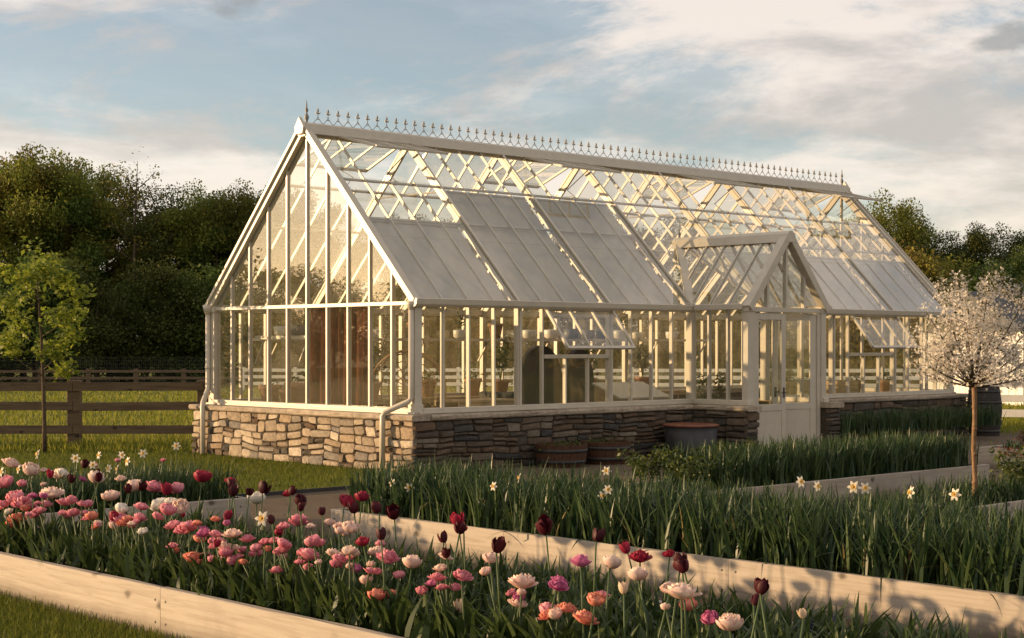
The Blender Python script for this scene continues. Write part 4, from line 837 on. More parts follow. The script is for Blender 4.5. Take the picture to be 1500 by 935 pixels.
# ------------------------------------------------------------------ tulips and daffodils (u, v, height of bloom, colour, width)
TULIPS=[(-7.9,-3.76,0.74,'blush',0.15),(-8.68,-5.8,0.83,'blush',0.134),(-8.29,-5.83,0.86,'burgundy',0.079),(-8.43,-5.77,0.78,'blush',0.126),(-8.37,-5.77,0.79,'white',0.091),(-8.1,-5.77,0.74,'blush',0.151),(-8.89,-5.85,0.76,'rose',0.136),(-8.92,-6.64,0.74,'blush',0.153),(-9.1,-6.77,0.74,'magenta',0.063),(-9.09,-6.11,0.71,'rose',0.083),(-9.12,-6.38,0.69,'rose',0.129),(-9.1,-6.22,0.62,'rose',0.082),(-9.09,-6.55,0.66,'rose',0.128),(-9.08,-7.01,0.7,'rose',0.101),(-9.08,-7.22,0.73,'rose',0.085),(-9.09,-7.31,0.71,'rose',0.064),(-8.88,-7.28,0.74,'blush',0.123),(-8.28,-6.57,0.74,'blush',0.126),(-8.72,-7.51,0.82,'burgundy',0.077),(-8.2,-6.77,0.74,'rose',0.15),(-8.31,-7.16,0.74,'crimson',0.097),(-8.19,-7.16,0.74,'rose',0.122),(-7.6,-6.42,0.76,'crimson',0.157),(-8.99,-7.61,0.82,'burgundy',0.063),(-8.82,-6.68,0.82,'burgundy',0.068),(-8.65,-6.57,0.82,'burgundy',0.074),(-8.87,-7.97,0.74,'white',0.126),(-8.81,-8.12,0.74,'blush',0.118),(-9.09,-7.79,0.71,'white',0.096),(-9.11,-7.98,0.74,'rose',0.091),(-9.06,-8.38,0.74,'rose',0.114),(-9.12,-7.94,0.66,'rose',0.117),(-9.09,-8.09,0.67,'rose',0.087),(-9.1,-8.01,0.64,'coral',0.073),(-9.08,-8.36,0.7,'rose',0.078),(-9.1,-7.52,0.64,'coral',0.09),(-9.1,-7.32,0.64,'rose',0.092),(-9.11,-6.91,0.64,'rose',0.094),(-9.09,-6.42,0.59,'white',0.064),(-9.09,-6.33,0.53,'coral',0.13),(-9.09,-6.57,0.57,'coral',0.088),(-9.12,-6.31,0.49,'coral',0.098),(-9.1,-7.19,0.63,'rose',0.065),(-9.09,-8.43,0.65,'rose',0.099),(-9.08,-8.56,0.65,'rose',0.112),(-9.12,-8.76,0.67,'rose',0.11),(-9.1,-8.78,0.65,'magenta',0.069),(-9.08,-9.04,0.74,'coral',0.061),(-9.09,-8.93,0.7,'coral',0.057),(-9.1,-8.81,0.6,'coral',0.085),(-9.12,-9.0,0.65,'magenta',0.088),(-9.1,-9.06,0.66,'rose',0.084),(-9.11,-9.21,0.67,'blush',0.1),(-9.08,-9.06,0.58,'blush',0.103),(-9.08,-9.31,0.64,'rose',0.082),(-9.09,-9.36,0.59,'rose',0.074),(-9.12,-9.23,0.55,'rose',0.088),(-9.08,-9.12,0.5,'rose',0.057),(-9.1,-8.58,0.5,'coral',0.064),(-9.11,-8.76,0.49,'coral',0.105),(-9.09,-8.88,0.49,'coral',0.076),(-9.12,-9.59,0.66,'rose',0.065),(-9.09,-9.51,0.6,'coral',0.047),(-7.61,-6.9,0.76,'crimson',0.089),(-8.11,-7.79,0.82,'burgundy',0.066),(-8.52,-8.27,0.82,'burgundy',0.083),(-8.54,-8.47,0.82,'burgundy',0.061),(-8.2,-8.19,0.82,'burgundy',0.099),(-8.19,-8.14,0.74,'white',0.132),(-8.22,-8.51,0.82,'burgundy',0.064),(-7.72,-7.9,0.74,'crimson',0.092),(-8.53,-9.19,0.82,'burgundy',0.086),(-8.49,-9.04,0.82,'burgundy',0.063),(-8.83,-9.56,0.82,'burgundy',0.052),(-8.78,-9.72,0.82,'burgundy',0.056),(-7.85,-8.61,0.74,'crimson',0.127),(-7.61,-8.53,0.74,'crimson',0.108),(-8.55,-9.82,0.82,'burgundy',0.074),(-8.45,-9.82,0.82,'burgundy',0.075),(-8.52,-10.09,0.82,'burgundy',0.092),(-9.1,-9.73,0.79,'burgundy',0.055),(-8.83,-9.52,0.74,'rose',0.117),(-9.05,-9.68,0.74,'rose',0.075),(-9.09,-9.87,0.67,'rose',0.089),(-9.11,-10.12,0.71,'rose',0.102),(-9.12,-10.06,0.62,'rose',0.105),(-9.09,-9.96,0.58,'rose',0.073),(-9.11,-10.16,0.64,'blush',0.079),(-9.11,-10.29,0.67,'rose',0.082),(-9.09,-10.33,0.62,'rose',0.086),(-9.09,-10.42,0.68,'blush',0.085),(-9.1,-10.54,0.67,'blush',0.078),(-9.08,-10.63,0.66,'rose',0.112),(-9.12,-10.56,0.59,'rose',0.062),(-8.62,-9.67,0.74,'blush',0.065),(-8.72,-9.92,0.74,'blush',0.109),(-8.64,-9.9,0.74,'blush',0.064),(-9.12,-10.88,0.65,'blush',0.109),(-9.12,-10.76,0.79,'burgundy',0.066),(-9.08,-11.1,0.8,'burgundy',0.06),(-8.86,-10.97,0.82,'burgundy',0.073),(-7.98,-10.09,0.74,'crimson',0.096),(-8.32,-10.51,0.74,'crimson',0.048),(-9.09,-11.3,0.74,'burgundy',0.059),(-9.08,-11.2,0.71,'blush',0.07),(-9.11,-11.27,0.62,'rose',0.08),(-9.11,-11.39,0.64,'rose',0.09),(-9.1,-10.71,0.47,'coral',0.102),(-9.1,-11.68,0.82,'burgundy',0.081),(-9.06,-11.58,0.74,'blush',0.087),(-9.08,-11.72,0.66,'blush',0.127),(-9.11,-11.79,0.61,'blush',0.05),(-9.1,-11.8,0.57,'magenta',0.065),(-8.38,-11.29,0.82,'burgundy',0.106),(-8.48,-11.68,0.82,'burgundy',0.077),(-8.84,-11.94,0.74,'magenta',0.097),(-9.12,-11.96,0.67,'magenta',0.084),(-9.09,-12.04,0.68,'magenta',0.073),(-8.77,-12.05,0.74,'blush',0.095),(-8.46,-11.96,0.74,'crimson',0.096),(-8.21,-11.8,0.74,'crimson',0.065),(-8.34,-12.04,0.74,'crimson',0.058),(-9.11,-12.77,0.82,'burgundy',0.051),(-8.91,-12.69,0.82,'burgundy',0.07),(-8.96,-12.82,0.82,'burgundy',0.069),(-8.95,-12.5,0.74,'blush',0.093),(-9.12,-12.7,0.73,'blush',0.082),(-9.12,-12.85,0.74,'blush',0.135),(-9.09,-12.46,0.69,'cream',0.053),(-9.1,-11.91,0.53,'rose',0.099),(-9.11,-12.26,0.62,'coral',0.096),(-9.1,-12.13,0.56,'coral',0.078),(-9.11,-12.06,0.53,'coral',0.074),(-9.1,-12.22,0.53,'coral',0.106),(-9.08,-12.79,0.64,'blush',0.046),(-9.08,-12.89,0.61,'magenta',0.077),(-9.08,-13.11,0.61,'blush',0.124),(-9.09,-13.21,0.79,'burgundy',0.075),(-9.09,-13.24,0.72,'burgundy',0.043),(-9.09,-13.32,0.79,'burgundy',0.055),(-9.08,-13.41,0.69,'cream',0.029)]
DAFFS=[(-7.26,-3.05,0.75),(-7.93,-3.97,0.69),(-7.1,-3.44,0.72),(-6.71,-3.18,0.72),(-6.56,-3.33,0.72),(-7.18,-3.96,0.69),(-7.11,-4.04,0.66),(-6.97,-4.0,0.64),(-6.87,-3.98,0.71),(-5.8,-3.15,0.77),(-8.78,-9.09,0.72),(-8.08,-4.0,0.68),(-6.24,-3.28,0.72),(-5.58,-6.39,0.58),(-5.6,-7.82,0.65),(-5.57,-8.05,0.73),(-4.64,-8.13,0.74),(-5.57,-9.03,0.7),(-5.56,-8.92,0.64),(-4.5,-10.06,0.76),(-4.51,-10.54,0.75),(-4.53,-10.67,0.75),(-4.56,-11.45,0.76),(-4.56,-10.26,0.74),(-4.57,-11.08,0.75),(-5.58,-7.55,0.5),(-5.55,-6.61,0.55)]
TULIPS += [(-9.06,-6.55,.62,'coral',.08),(-9.1,-8.6,.42,'coral',.06),(-9.05,-11.35,.46,'cream',.08),(-8.6,-11.9,.55,'rose',.09),(-8.35,-12.2,.50,'coral',.10)]
def bloom_mesh(kind, seed):
    """petals are patches of nested bowls, ruffled at the rim; 'edge' marks the paler petal margins"""
    rs = random.Random(seed); mb = MB(); edge = []
    # petals, radius, height, rim angle, petal width (rad), rim flare
    if kind == 'double': lay = [(6, 1.0, 1.75, .60, 1.25, .10), (6, .88, 1.85, .66, 1.2, .02), (6, .72, 1.85, .70, 1.15, 0), (6, .54, 1.8, .74, 1.2, 0), (5, .36, 1.75, .76, 1.3, 0), (4, .2, 1.65, .78, 1.5, 0)]
    elif kind == 'open': lay = [(7, 1.0, 1.35, .52, 1.15, .32), (6, .88, 1.6, .58, 1.2, .18), (6, .72, 1.7, .64, 1.2, .08), (6, .54, 1.65, .70, 1.2, .02), (5, .36, 1.6, .74, 1.3, 0), (4, .2, 1.5, .78, 1.5, 0)]
    else: lay = [(3, .66, 2.05, .70, 1.9, .10), (3, .60, 2.1, .74, 1.8, .03), (2, .34, 1.9, .74, 1.7, 0)]
    shape = (.55, .85, 1, 1, .86, .62) if kind != 'single' else (.6, .9, 1, .95, .72, .22)
    cols = (-1, -.6, 0, .6, 1); nz = 5
    for n, rad, h, th1, wd, fl in lay:
        ph = rs.uniform(0, 6)
        for k in range(n):
            a0 = ph + 2*PI*k/n + rs.uniform(-.16, .16); q = rs.uniform(.9, 1.1); qh = rs.uniform(.88, 1.08); V = []; tl = rs.uniform(-.05, .12)
            for j in range(nz+1):
                t = j/nz; th = PI*(.10 + (th1-.10)*t)
                for sx in cols:
                    ruf = rs.uniform(-.07, .07)*(t**3) if kind != 'single' else 0
                    r = rad*q*math.sin(th) + rad*fl*max(0, t-.55)*2.2 + ruf + .05*abs(sx)**2*rad*(1 if kind == 'single' else -.6) + tl*t*rad
                    z = h*qh*(1-math.cos(th))/2 - .10*abs(sx)**2*t*t*(1 if kind != 'single' else .6) + (rs.uniform(-.06, .06)*t**4)
                    a = a0 + sx*wd*.5*shape[j]; V.append((r*math.cos(a), r*math.sin(a), z)); edge.append(min(1, max(abs(sx)**4*.8, t**4)))
            mb.add(V, [(j*5+i, j*5+i+1, (j+1)*5+i+1, (j+1)*5+i) for j in range(nz) for i in range(4)])
    me = mb.mesh('bloom_'+kind, None, True); at = me.attributes.new('edge', 'FLOAT', 'POINT'); at.data.foreach_set('value', edge); return me
BL = {'double': [bloom_mesh('double', i) for i in range(5)], 'open': [bloom_mesh('open', 20+i) for i in range(4)], 'single': [bloom_mesh('single', 40+i) for i in range(4)]}
for l in BL.values():
    for m_ in l: m_.materials.append(P['rose'])
def tleaf_mesh(seed):
    rs = random.Random(seed); V = []; n = 6; b = rs.uniform(.3, .8); 
    for j in range(n+1):
        t = j/n; x = b*t*t*.45+.03*t; z = t*(1-.25*b*t); w = .17*math.sin(PI*min(1, .12+.86*t))**.8*(1 if t < 1 else .05)+.004
        for sx in (-1, 0, 1): V.append((x - (.35*w if sx else 0), sx*w/2 + .02*math.sin(t*5+seed), z))
    F = [(j*3+i, j*3+i+1, (j+1)*3+i+1, (j+1)*3+i) for j in range(n) for i in range(2)]
    return MB().add(V, F).mesh('tulip_leaf', M['tleaf'], True)
TL = [tleaf_mesh(i) for i in range(6)]
CN = dict(rose='rose pink double', blush='pale blush pink double', white='creamy white double', coral='coral pink double', crimson='deep crimson', burgundy='dark burgundy', magenta='magenta pink', cream='small cream budding')
rf = random.Random(21)
near = [t for t in TULIPS if t[1] < -5 and t[1] > -11.8 and t[3] in ('rose', 'coral', 'blush', 'magenta', 'white')]
for k in range(105):   # smaller blooms clustered round the large ones
    c0 = rf.choice(near); uu, vv = min(-7.6, max(-9.1, c0[0]+rf.gauss(0, .13))), min(-5.8, c0[1]+rf.gauss(0, .15)); TULIPS.append((uu, vv, max(.46, c0[2]+rf.gauss(-.05, .05)), c0[3] if rf.random() < .7 else rf.choice(('rose', 'blush', 'magenta', 'crimson')), rf.uniform(.045, .08)))
for k in range(16):
    uu, vv = rf.uniform(-9.0, -6.2), rf.uniform(-4.05, -3.1); TULIPS.append((uu, vv, rf.uniform(.55, .72), rf.choice(('rose', 'blush', 'white', 'burgundy', 'rose')), rf.uniform(.05, .09)))
def scr(u, v, z): p = G(u, v, z); return p.x/p.y
order = {}
for t_ in TULIPS: order.setdefault(t_[3], []).append(scr(*t_[:3]))
for l in order.values(): l.sort()
def tulip(u, v, z, c, w):
    k = order[c].index(scr(u, v, z))+1; far = v > -5
    t = thing('tulip', '%s tulip in the %s bed, %s from left of its colour' % (CN[c], 'far left' if far else 'foreground', ordinal(k)), 'tulip', G(u, v, HB-.04), 0, '%s tulips' % CN[c].split(' double')[0])
    zb = z-(HB-.04); single = c in ('burgundy', 'crimson') and w < .125 or c == 'cream'; kind = 'single' if single and not (c == 'crimson' and rw.random() < .6) else ('open' if rw.random() < .45 else 'double')
    w = max(w, .045); sc = (.82 if kind == 'single' else 1.0)*w/2/(.66 if kind == 'single' else 1.08)
    top = Vector((rw.gauss(0, .045), rw.gauss(0, .045), zb - sc*.62)); top.z = max(.08, top.z)
    mb = MB(); mid = Vector((top.x*.35+rw.gauss(0, .008), top.y*.35+rw.gauss(0, .008), top.z*.55)); mb.tube([(0, 0, -.02), mid, top], [.0055, .005, .0045], 6); mb.build('stem', M['stem'], t, True)
    bo = link('bloom', rw.choice(BL[kind]), t, top-Vector((0, 0, .004)), (rw.gauss(0, .22), rw.gauss(0, .22), rw.uniform(0, 6.28))); bo.scale = (sc, sc, sc*rw.uniform(.85, 1.05))
    bo.material_slots[0].link = 'OBJECT'; bo.material_slots[0].material = P[c]
    for i in range(rw.choice((2, 3, 4))):
        h = rw.uniform(.18, .36); lo = link('leaf', rw.choice(TL), t, (0, 0, -.01), (rw.gauss(0, .15), rw.gauss(0, .15), rw.uniform(0, 6.28))); lo.scale = (h, h*rw.uniform(.8, 1.3), h)
for t_ in TULIPS: tulip(*t_)
# daffodils
def daff_mesh():
    mb = MB(); cu = MB()
    for k in range(6):
        a = k*PI/3; V = []
        for j in range(4):
            q = j/3; r = .15+.85*q; w = .5*math.sin(PI*(.2+.75*q))
            for sx in (-1, 0, 1): V.append((r*math.cos(a)-sx*w*.5*math.sin(a), r*math.sin(a)+sx*w*.5*math.cos(a), .12*q*(1-q)*2-.06*abs(sx)*q+(.03 if k % 2 else 0)))
        mb.add(V, [(j*3+i, j*3+i+1, (j+1)*3+i+1, (j+1)*3+i) for j in range(3) for i in range(2)])
    n = 14; V = []
    for j, (r, z) in enumerate(((.14, 0), (.22, .12), (.27, .28), (.36, .36))):
        for i in range(n): V.append((r*(1+.08*(i % 2)*(j == 3))*math.cos(2*PI*i/n), r*(1+.08*(i % 2)*(j == 3))*math.sin(2*PI*i/n), z))
    cu.add(V, [(j*n+i, j*n+(i+1) % n, (j+1)*n+(i+1) % n, (j+1)*n+i) for j in range(3) for i in range(n)] + [tuple(range(n))])
    return mb.mesh('petals', M['daffp'], True), cu.mesh('cup', M['daffc'], True)
DP, DC = daff_mesh(); dor = {True: sorted(scr(*d) for d in DAFFS if d[1] > -5), False: sorted(scr(*d) for d in DAFFS if d[1] <= -5)}
for (u, v, z) in DAFFS:
    far = v > -5; k = dor[far].index(scr(u, v, z))+1
    t = thing('daffodil', 'white daffodil with yellow cup in the %s bed, %s from the left there' % ('far left' if far else 'middle' if u > -6 else 'foreground', ordinal(k)), 'daffodil', G(u, v, HB-.04), 0, 'white daffodils'); zb = z-HB+.04
    hd = R(rw.choice((200, 230, 260, 290))+rw.uniform(-25, 25)); dv = Vector((math.cos(hd), math.sin(hd), .25)).normalized(); top = Vector((rw.gauss(0, .02), rw.gauss(0, .02), zb))
    mb = MB(); mb.tube([(0, 0, -.02), top*.6, top-dv*.02+Vector((0, 0, .012)), top], [.005, .0045, .004, .004], 5); mb.build('stem', M['stem'], t, True)
    po = link('petals', DP, t, top, dv.to_track_quat('Z', 'Y').to_euler()); s = rw.uniform(.042, .055); po.scale = (s, s, s)
    link('cup', DC, po)
# grape hyacinths at the lower right
for i, (u, v) in enumerate(((-7.75, -12.5), (-7.72, -12.66), (-7.85, -12.6))):
    t = thing('grape_hyacinth', 'small dark blue grape hyacinth at the lower right, %s from the left' % ordinal(sorted((scr(a, b, .4) for a, b in ((-7.75, -12.5), (-7.72, -12.66), (-7.85, -12.6)))).index(scr(u, v, .4))+1), 'flower', G(u, v, HB-.04), 0, 'grape hyacinths'); h = rw.uniform(.14, .19)
    mb = MB(); mb.tube([(0, 0, 0), (.005, 0, h)], .003, 5); mb.build('stem', M['stem'], t)
    mb = MB()
    for k in range(30):
        q = k/30; a = k*2.4; r = .014*(1-q*.7); mb.lathe([(.001, -.005), (.006, 0), (.001, .006)], 5, (r*math.cos(a), r*math.sin(a), h-.05+q*.07))
    mb.build('bells', M['muscari'], t)
# ------------------------------------------------------------------ trees
def tree_meshes(H, rad, crown0, n, leaf, seed, m, bark='bark', trunk_r=.2, limbs=9, asp=.6, flat=1.0, lobe=.34, gap=0.0):
    rs = random.Random(seed); rg = np.random.default_rng(seed); tb = MB(); ends = []
    lean = Vector((rs.gauss(0, .03), rs.gauss(0, .03), 0))*H
    tp = lambda z: Vector((lean.x*(z/H)**2, lean.y*(z/H)**2, z))
    tb.tube([tp(z) for z in (-.1*trunk_r*3, H*.12, H*.3, H*.5, H*.7, H*.9)], [trunk_r*1.25, trunk_r, trunk_r*.85, trunk_r*.6, trunk_r*.35, trunk_r*.08], 8)
    for k in range(limbs):
        f = crown0/H + (1-crown0/H)*(k+.5)/limbs*.9; z0 = H*f*(.86 if crown0 > .3 else .95*f+.02); a = k*2.4+rs.uniform(-.5, .5); env = math.sin(PI*min(1, max(.05, .2+.74*((f-crown0/H)/(1-crown0/H)))))**.7
        ln = rad*env*rs.uniform(.65, 1.05); p0 = tp(z0); p2 = p0 + Vector((math.cos(a)*ln, math.sin(a)*ln, ln*rs.uniform(.35, .8)*flat)); p1 = p0.lerp(p2, .5) + Vector((0, 0, -ln*.06))
        rr = trunk_r*.38*(1-f*.6); tb.tube([p0, p1, p2], [rr, rr*.65, rr*.2], 6); ends.append(p2); ends.append(p1.lerp(p2, .35)+Vector((0, 0, ln*.12)))
        for q in range(2):
            b = a+rs.choice((-1, 1))*rs.uniform(.5, 1.1); s = p0.lerp(p2, rs.uniform(.4, .7)); e = s+Vector((math.cos(b), math.sin(b), .5))*ln*.45; tb.tube([s, e], [rr*.4, rr*.1], 5); ends.append(e)
    ends.append(tp(H*.93)); ends.append(tp(H*.82))
    E = np.array([tuple(e) for e in ends]); wts = rg.uniform(.4, 1.6, len(E)); wts /= wts.sum(); idx = rg.choice(len(E), n, p=wts)
    d = rg.normal(size=(n, 3)); d /= np.linalg.norm(d, axis=1)[:, None]; rr = rad*lobe*(rg.uniform(0, 1, n)**.45)*rg.uniform(.7, 1.25, len(E))[idx]
    pos = E[idx] + d*rr[:, None]*np.array([1, 1, .8]); pos = pos[pos[:, 2] > crown0*.55]
    V, F = leaves(pos, leaf, asp)
    return tb.mesh('trunk', M[bark], True), np_mesh('crown', V, F, M[m])
def place_tree(name, meshes, loc, s, rz, label, cat='tree', group=None, m=None, sz=1.0):
    t = thing(name, label, cat, loc, rz, group); t.scale = (s*sz, s*sz, s)
    link('trunk', meshes[0], t); c = link('crown', meshes[1], t)
    if m: c.material_slots[0].link = 'OBJECT'; c.material_slots[0].material = M[m]
    return t
FT = [tree_meshes(17, 5.2, 4.0, 21000, .27, 101+i, 'oakleaf', trunk_r=.28, limbs=13, lobe=.33) for i in range(3)] + [tree_meshes(16, 4.2, 2.0, 20000, .26, 131+i, 'oakleaf', trunk_r=.25, limbs=14, lobe=.36) for i in range(2)]
UT = [tree_meshes(8, 3.8, .05, 14000, .24, 161+i, 'oakleaf', trunk_r=.14, limbs=11, lobe=.42) for i in range(2)]
SN_T = tree_meshes(17, 2.6, 9.0, 700, .2, 191, 'bronze', trunk_r=.2, limbs=15, lobe=.3, flat=1.4)
rt = random.Random(3); trees = []
def px2X(px, Y): return (px-750)/2328.3*Y
def topz(py, Y): return 1.814+(505-py)/2328.3*Y
def forest(lst, proto, zone, base_h):
    for (px, py, Y, m) in lst:
        i = rt.randrange(len(proto)); H = topz(py, Y)-GZ(Y); s = H/(base_h*.99)
        trees.append((px2X(px, Y), Y, i, s, m, zone, proto, px))
L0 = [(-30, 222, 126, 'olive'), (-8, 219, 121, 'olive'), (16, 212, 123, 'bronze'), (34, 218, 119, 'olive'), (72, 216, 119, 'olive'), (108, 222, 119, 'oakleaf'), (142, 240, 121, 'olive'), (248, 262, 118, 'oakleaf'), (282, 262, 119, 'olive'), (320, 270, 118, 'oakleaf'), (355, 262, 119, 'olive'), (392, 266, 118, 'oakleaf'), (52, 210, 127, 'olive'), (92, 213, 122, 'bronze'), (128, 228, 127, 'olive'), (160, 250, 124, 'olive'), (232, 252, 126, 'oakleaf'), (262, 256, 122, 'oakleaf'), (300, 268, 126, 'olive'), (338, 262, 123, 'olive'), (372, 256, 127, 'oakleaf'), (410, 262, 124, 'oakleaf'), (440, 275, 127, 'oakleaf'), (198, 330, 125, 'olive')]
forest(L0, FT, 'left woodland', 17)
forest([(x, 395+18*math.sin(x), 112+3*math.sin(x*1.7), 'oakleaf') for x in (-30, 12, 55, 98, 140, 178, 215, 255, 292, 330, 370, 408)], UT, 'left woodland edge', 8)
forest([(x, 322+14*math.sin(x*.7), 128, 'oakleaf' if i % 3 else 'olive') for i, x in enumerate(range(480, 1220, 46))], FT, 'woodland behind the greenhouse', 17)
forest([(x, 420, 116, 'oakleaf') for x in range(455, 1240, 60)], UT, 'thicket behind the greenhouse', 8)
forest([(1258, 283, 112, 'olive'), (1288, 276, 110, 'olive'), (1318, 300, 113, 'bronze'), (1352, 322, 108, 'oakleaf'), (1392, 318, 110, 'oakleaf'), (1430, 322, 107, 'oakleaf'), (1462, 325, 110, 'oakleaf'), (1512, 350, 100, 'oakleaf')], FT, 'right woodland', 17)
forest([(1270, 360, 101, 'bronze'), (1312, 372, 100, 'bronze'), (1356, 388, 99, 'olive'), (1400, 380, 101, 'olive'), (1445, 385, 98, 'oakleaf'), (1490, 390, 99, 'oakleaf')], UT, 'right woodland edge', 8)
forest([(x, 330+22*math.sin(x*.9), 124+6*math.sin(x), 'olive' if i % 2 else 'oakleaf') for i, x in enumerate(range(-430, -45, 34))], FT, 'wood beyond the left edge', 17)
forest([(x, 420, 112, 'oakleaf') for x in range(-420, -45, 55)], UT, 'thicket beyond the left edge', 8)
forest([(x, 345+18*math.sin(x*.7), 112, 'oakleaf' if i % 3 else 'olive') for i, x in enumerate(range(1550, 1900, 42))], FT, 'wood beyond the right edge', 17)
ZL = {'wood beyond the left edge': 'tree of the wood beyond the left picture edge', 'thicket beyond the left edge': 'low thicket tree beyond the left picture edge', 'wood beyond the right edge': 'tree of the wood beyond the right picture edge', 'left woodland': 'tall broadleaf tree in the dark wood at left', 'left woodland edge': 'bushy tree at the foot of the dark wood at left', 'woodland behind the greenhouse': 'tree of the wood behind the glass roof', 'thicket behind the greenhouse': 'low thicket tree behind the glass walls', 'right woodland': 'broadleaf tree in the wood at right', 'right woodland edge': 'bushy tree at the foot of the wood at right'}
cnt = {}
for (x, y, i, s, m, zone, proto, px) in sorted(trees, key=lambda t: t[7]):
    cnt[zone] = cnt.get(zone, 0)+1
    place_tree('woodland_tree', proto[i], (x, y, GZ(y)-.1), s, rt.uniform(0, 6.28), '%s, %s from the left' % (ZL[zone], ordinal(cnt[zone])), group='trees of the ' + zone, m=m, sz=.78 if proto is FT else .95)
place_tree('bare_tree', SN_T, (px2X(195, 117), 117, GZ(117)), (topz(236, 117)+.9)/16.6*1.08, .6, 'thin nearly bare tree rising from a gap in the left wood')
# wood on the sunset side, beyond the left picture edge (seen in the gable glass)
k = 0
for j in range(34):
    y = -18 + j*4.1; x = (-112 if j % 2 else -120) + rt.uniform(-2, 2) + max(0, y-70)*.9; k += 1
    place_tree('woodland_tree', UT[j % 2], (x, y, -.05), rt.uniform(.88, 1.16), k*1.3, 'tree of the wood on the sunset side, reflected in the gable glass, %s along' % ordinal(k), group='trees on the sunset side', m='olive')
k = 0
for j in range(24):
    y = -26 + j*4.6; x = (72 if j % 2 else 80) + rt.uniform(-2, 2); k += 1
    place_tree('woodland_tree', UT[j % 2], (x, y, -.05), rt.uniform(1.1, 1.5), k*1.7, 'sunlit tree of the wood at far right, reflected in the long glass wall, %s along' % ordinal(k), group='trees reflected in the long wall', m='olive' if k % 2 else 'bronze')
# young tree at left
yt = tree_meshes(3.62, .74, 1.25, 2300, .115, 301, 'young', 'bark', .034, 17, .5, 1.1, .30)
place_tree('young_tree', yt, G(-2.01, 7.28), 1.03, 1.0, 'young yellow-green tree with slim trunk beside the dark rail fence')
# blossom tree
def blossom_tree():
    t = thing('blossom_tree', 'round headed white blossom tree on a slim bare trunk', 'tree', G(-.73, -9.31, HB-.04), 0); rs = random.Random(77); mb = MB(); z0 = 1.16
    mb.tube([(0, 0, -.05), (.008, 0, .25), (-.006, .004, .55), (.004, 0, .85), (0, 0, z0)], [.030, .025, .023, .022, .026], 10)
    for z in (.22, .5, .74, .95): mb.lathe([(.021, z-.02), (.028, z), (.021, z+.02)], 9, (.002, 0, 0))
    mb.build('trunk', M['barkr'], t, True); br = MB(); tips = []
    for k in range(26):
        a = k*2.399+rs.uniform(-.3, .3); el = math.asin(min(.98, (k+.5)/26))*.92+.02; ln = .61*rs.uniform(.74, 1.12)
        d = Vector((math.cos(a)*math.cos(el), math.sin(a)*math.cos(el), math.sin(el)*1.72+.1)); e = Vector((0, 0, z0-.02))+d*ln; m_ = Vector((0, 0, z0))+d*ln*.5+Vector((0, 0, -.03)); br.tube([(0, 0, z0-.02), m_, e], [.013, .008, .003], 6)
        for f in (.45, .6, .75, .88, 1.0): tips.append(Vector((0, 0, z0)).lerp(e, f))
        for q in range(5):
            s = m_.lerp(e, rs.uniform(0, .9)); e2 = s+Vector((rs.gauss(0, 1), rs.gauss(0, 1), rs.uniform(-.3, 1.1))).normalized()*rs.uniform(.12, .24); br.tube([s, e2], [.005, .0018], 4); tips += [e2, s.lerp(e2, .5)]
    shoots = []
    for k in range(26):
        a = rs.uniform(0, 6.28); r = rs.uniform(.1, .55); s = Vector((r*math.cos(a), r*math.sin(a), z0+.95-.75*r*r)); e = s+Vector((rs.gauss(0, .02), rs.gauss(0, .02), rs.uniform(.12, .30))); br.tube([s, e], [.004, .002], 4); tips += [s, s.lerp(e, .3), s.lerp(e, .5)]; shoots += [s.lerp(e, f) for f in np.linspace(.15, 1, 9)]
    br.build('branches', M['bark'], t, True)
    T = np.array([tuple(x) for x in tips]); n = 11000; c = T[RNG.integers(0, len(T), n)] + RNG.normal(size=(n, 3))*.034
    # each blossom: five petals round a random axis
    ax = RNG.normal(size=(n, 3)); ax += (c-np.array([0, 0, z0+.45]))*2.2; ax /= np.linalg.norm(ax, axis=1)[:, None]; e1 = np.cross(ax, RNG.normal(size=(n, 3))); e1 /= np.linalg.norm(e1, axis=1)[:, None]; e2 = np.cross(ax, e1); s = RNG.uniform(.010, .017, n)[:, None]; V = []
    for k in range(4):
        a = k*PI/2; b = a+.55; g = a-.55; D = lambda q: e1*math.cos(q)+e2*math.sin(q)
        V.append(np.stack([c, c+(D(g)*.72+ax*.25)*s, c+(D(a)*1.05+ax*.3)*s, c+(D(b)*.72+ax*.25)*s], 1))
    V = np.concatenate(V, 0).reshape(-1, 3); F = np.arange(len(V)).reshape(-1, 4); o = link('blossom', np_mesh('blossom', V, F, M['blossom']), t); o['kind'] = 'stuff'
    lp = np.concatenate([T[RNG.integers(0, len(T), 900)]+RNG.normal(size=(900, 3))*.04, np.repeat(np.array([tuple(x) for x in shoots]), 5, 0)+RNG.normal(size=(len(shoots)*5, 3))*.012]); V, F = leaves(lp, .038); o = link('leaves', np_mesh('leaves', V, F, M['bush']), t); o['kind'] = 'stuff'
blossom_tree()
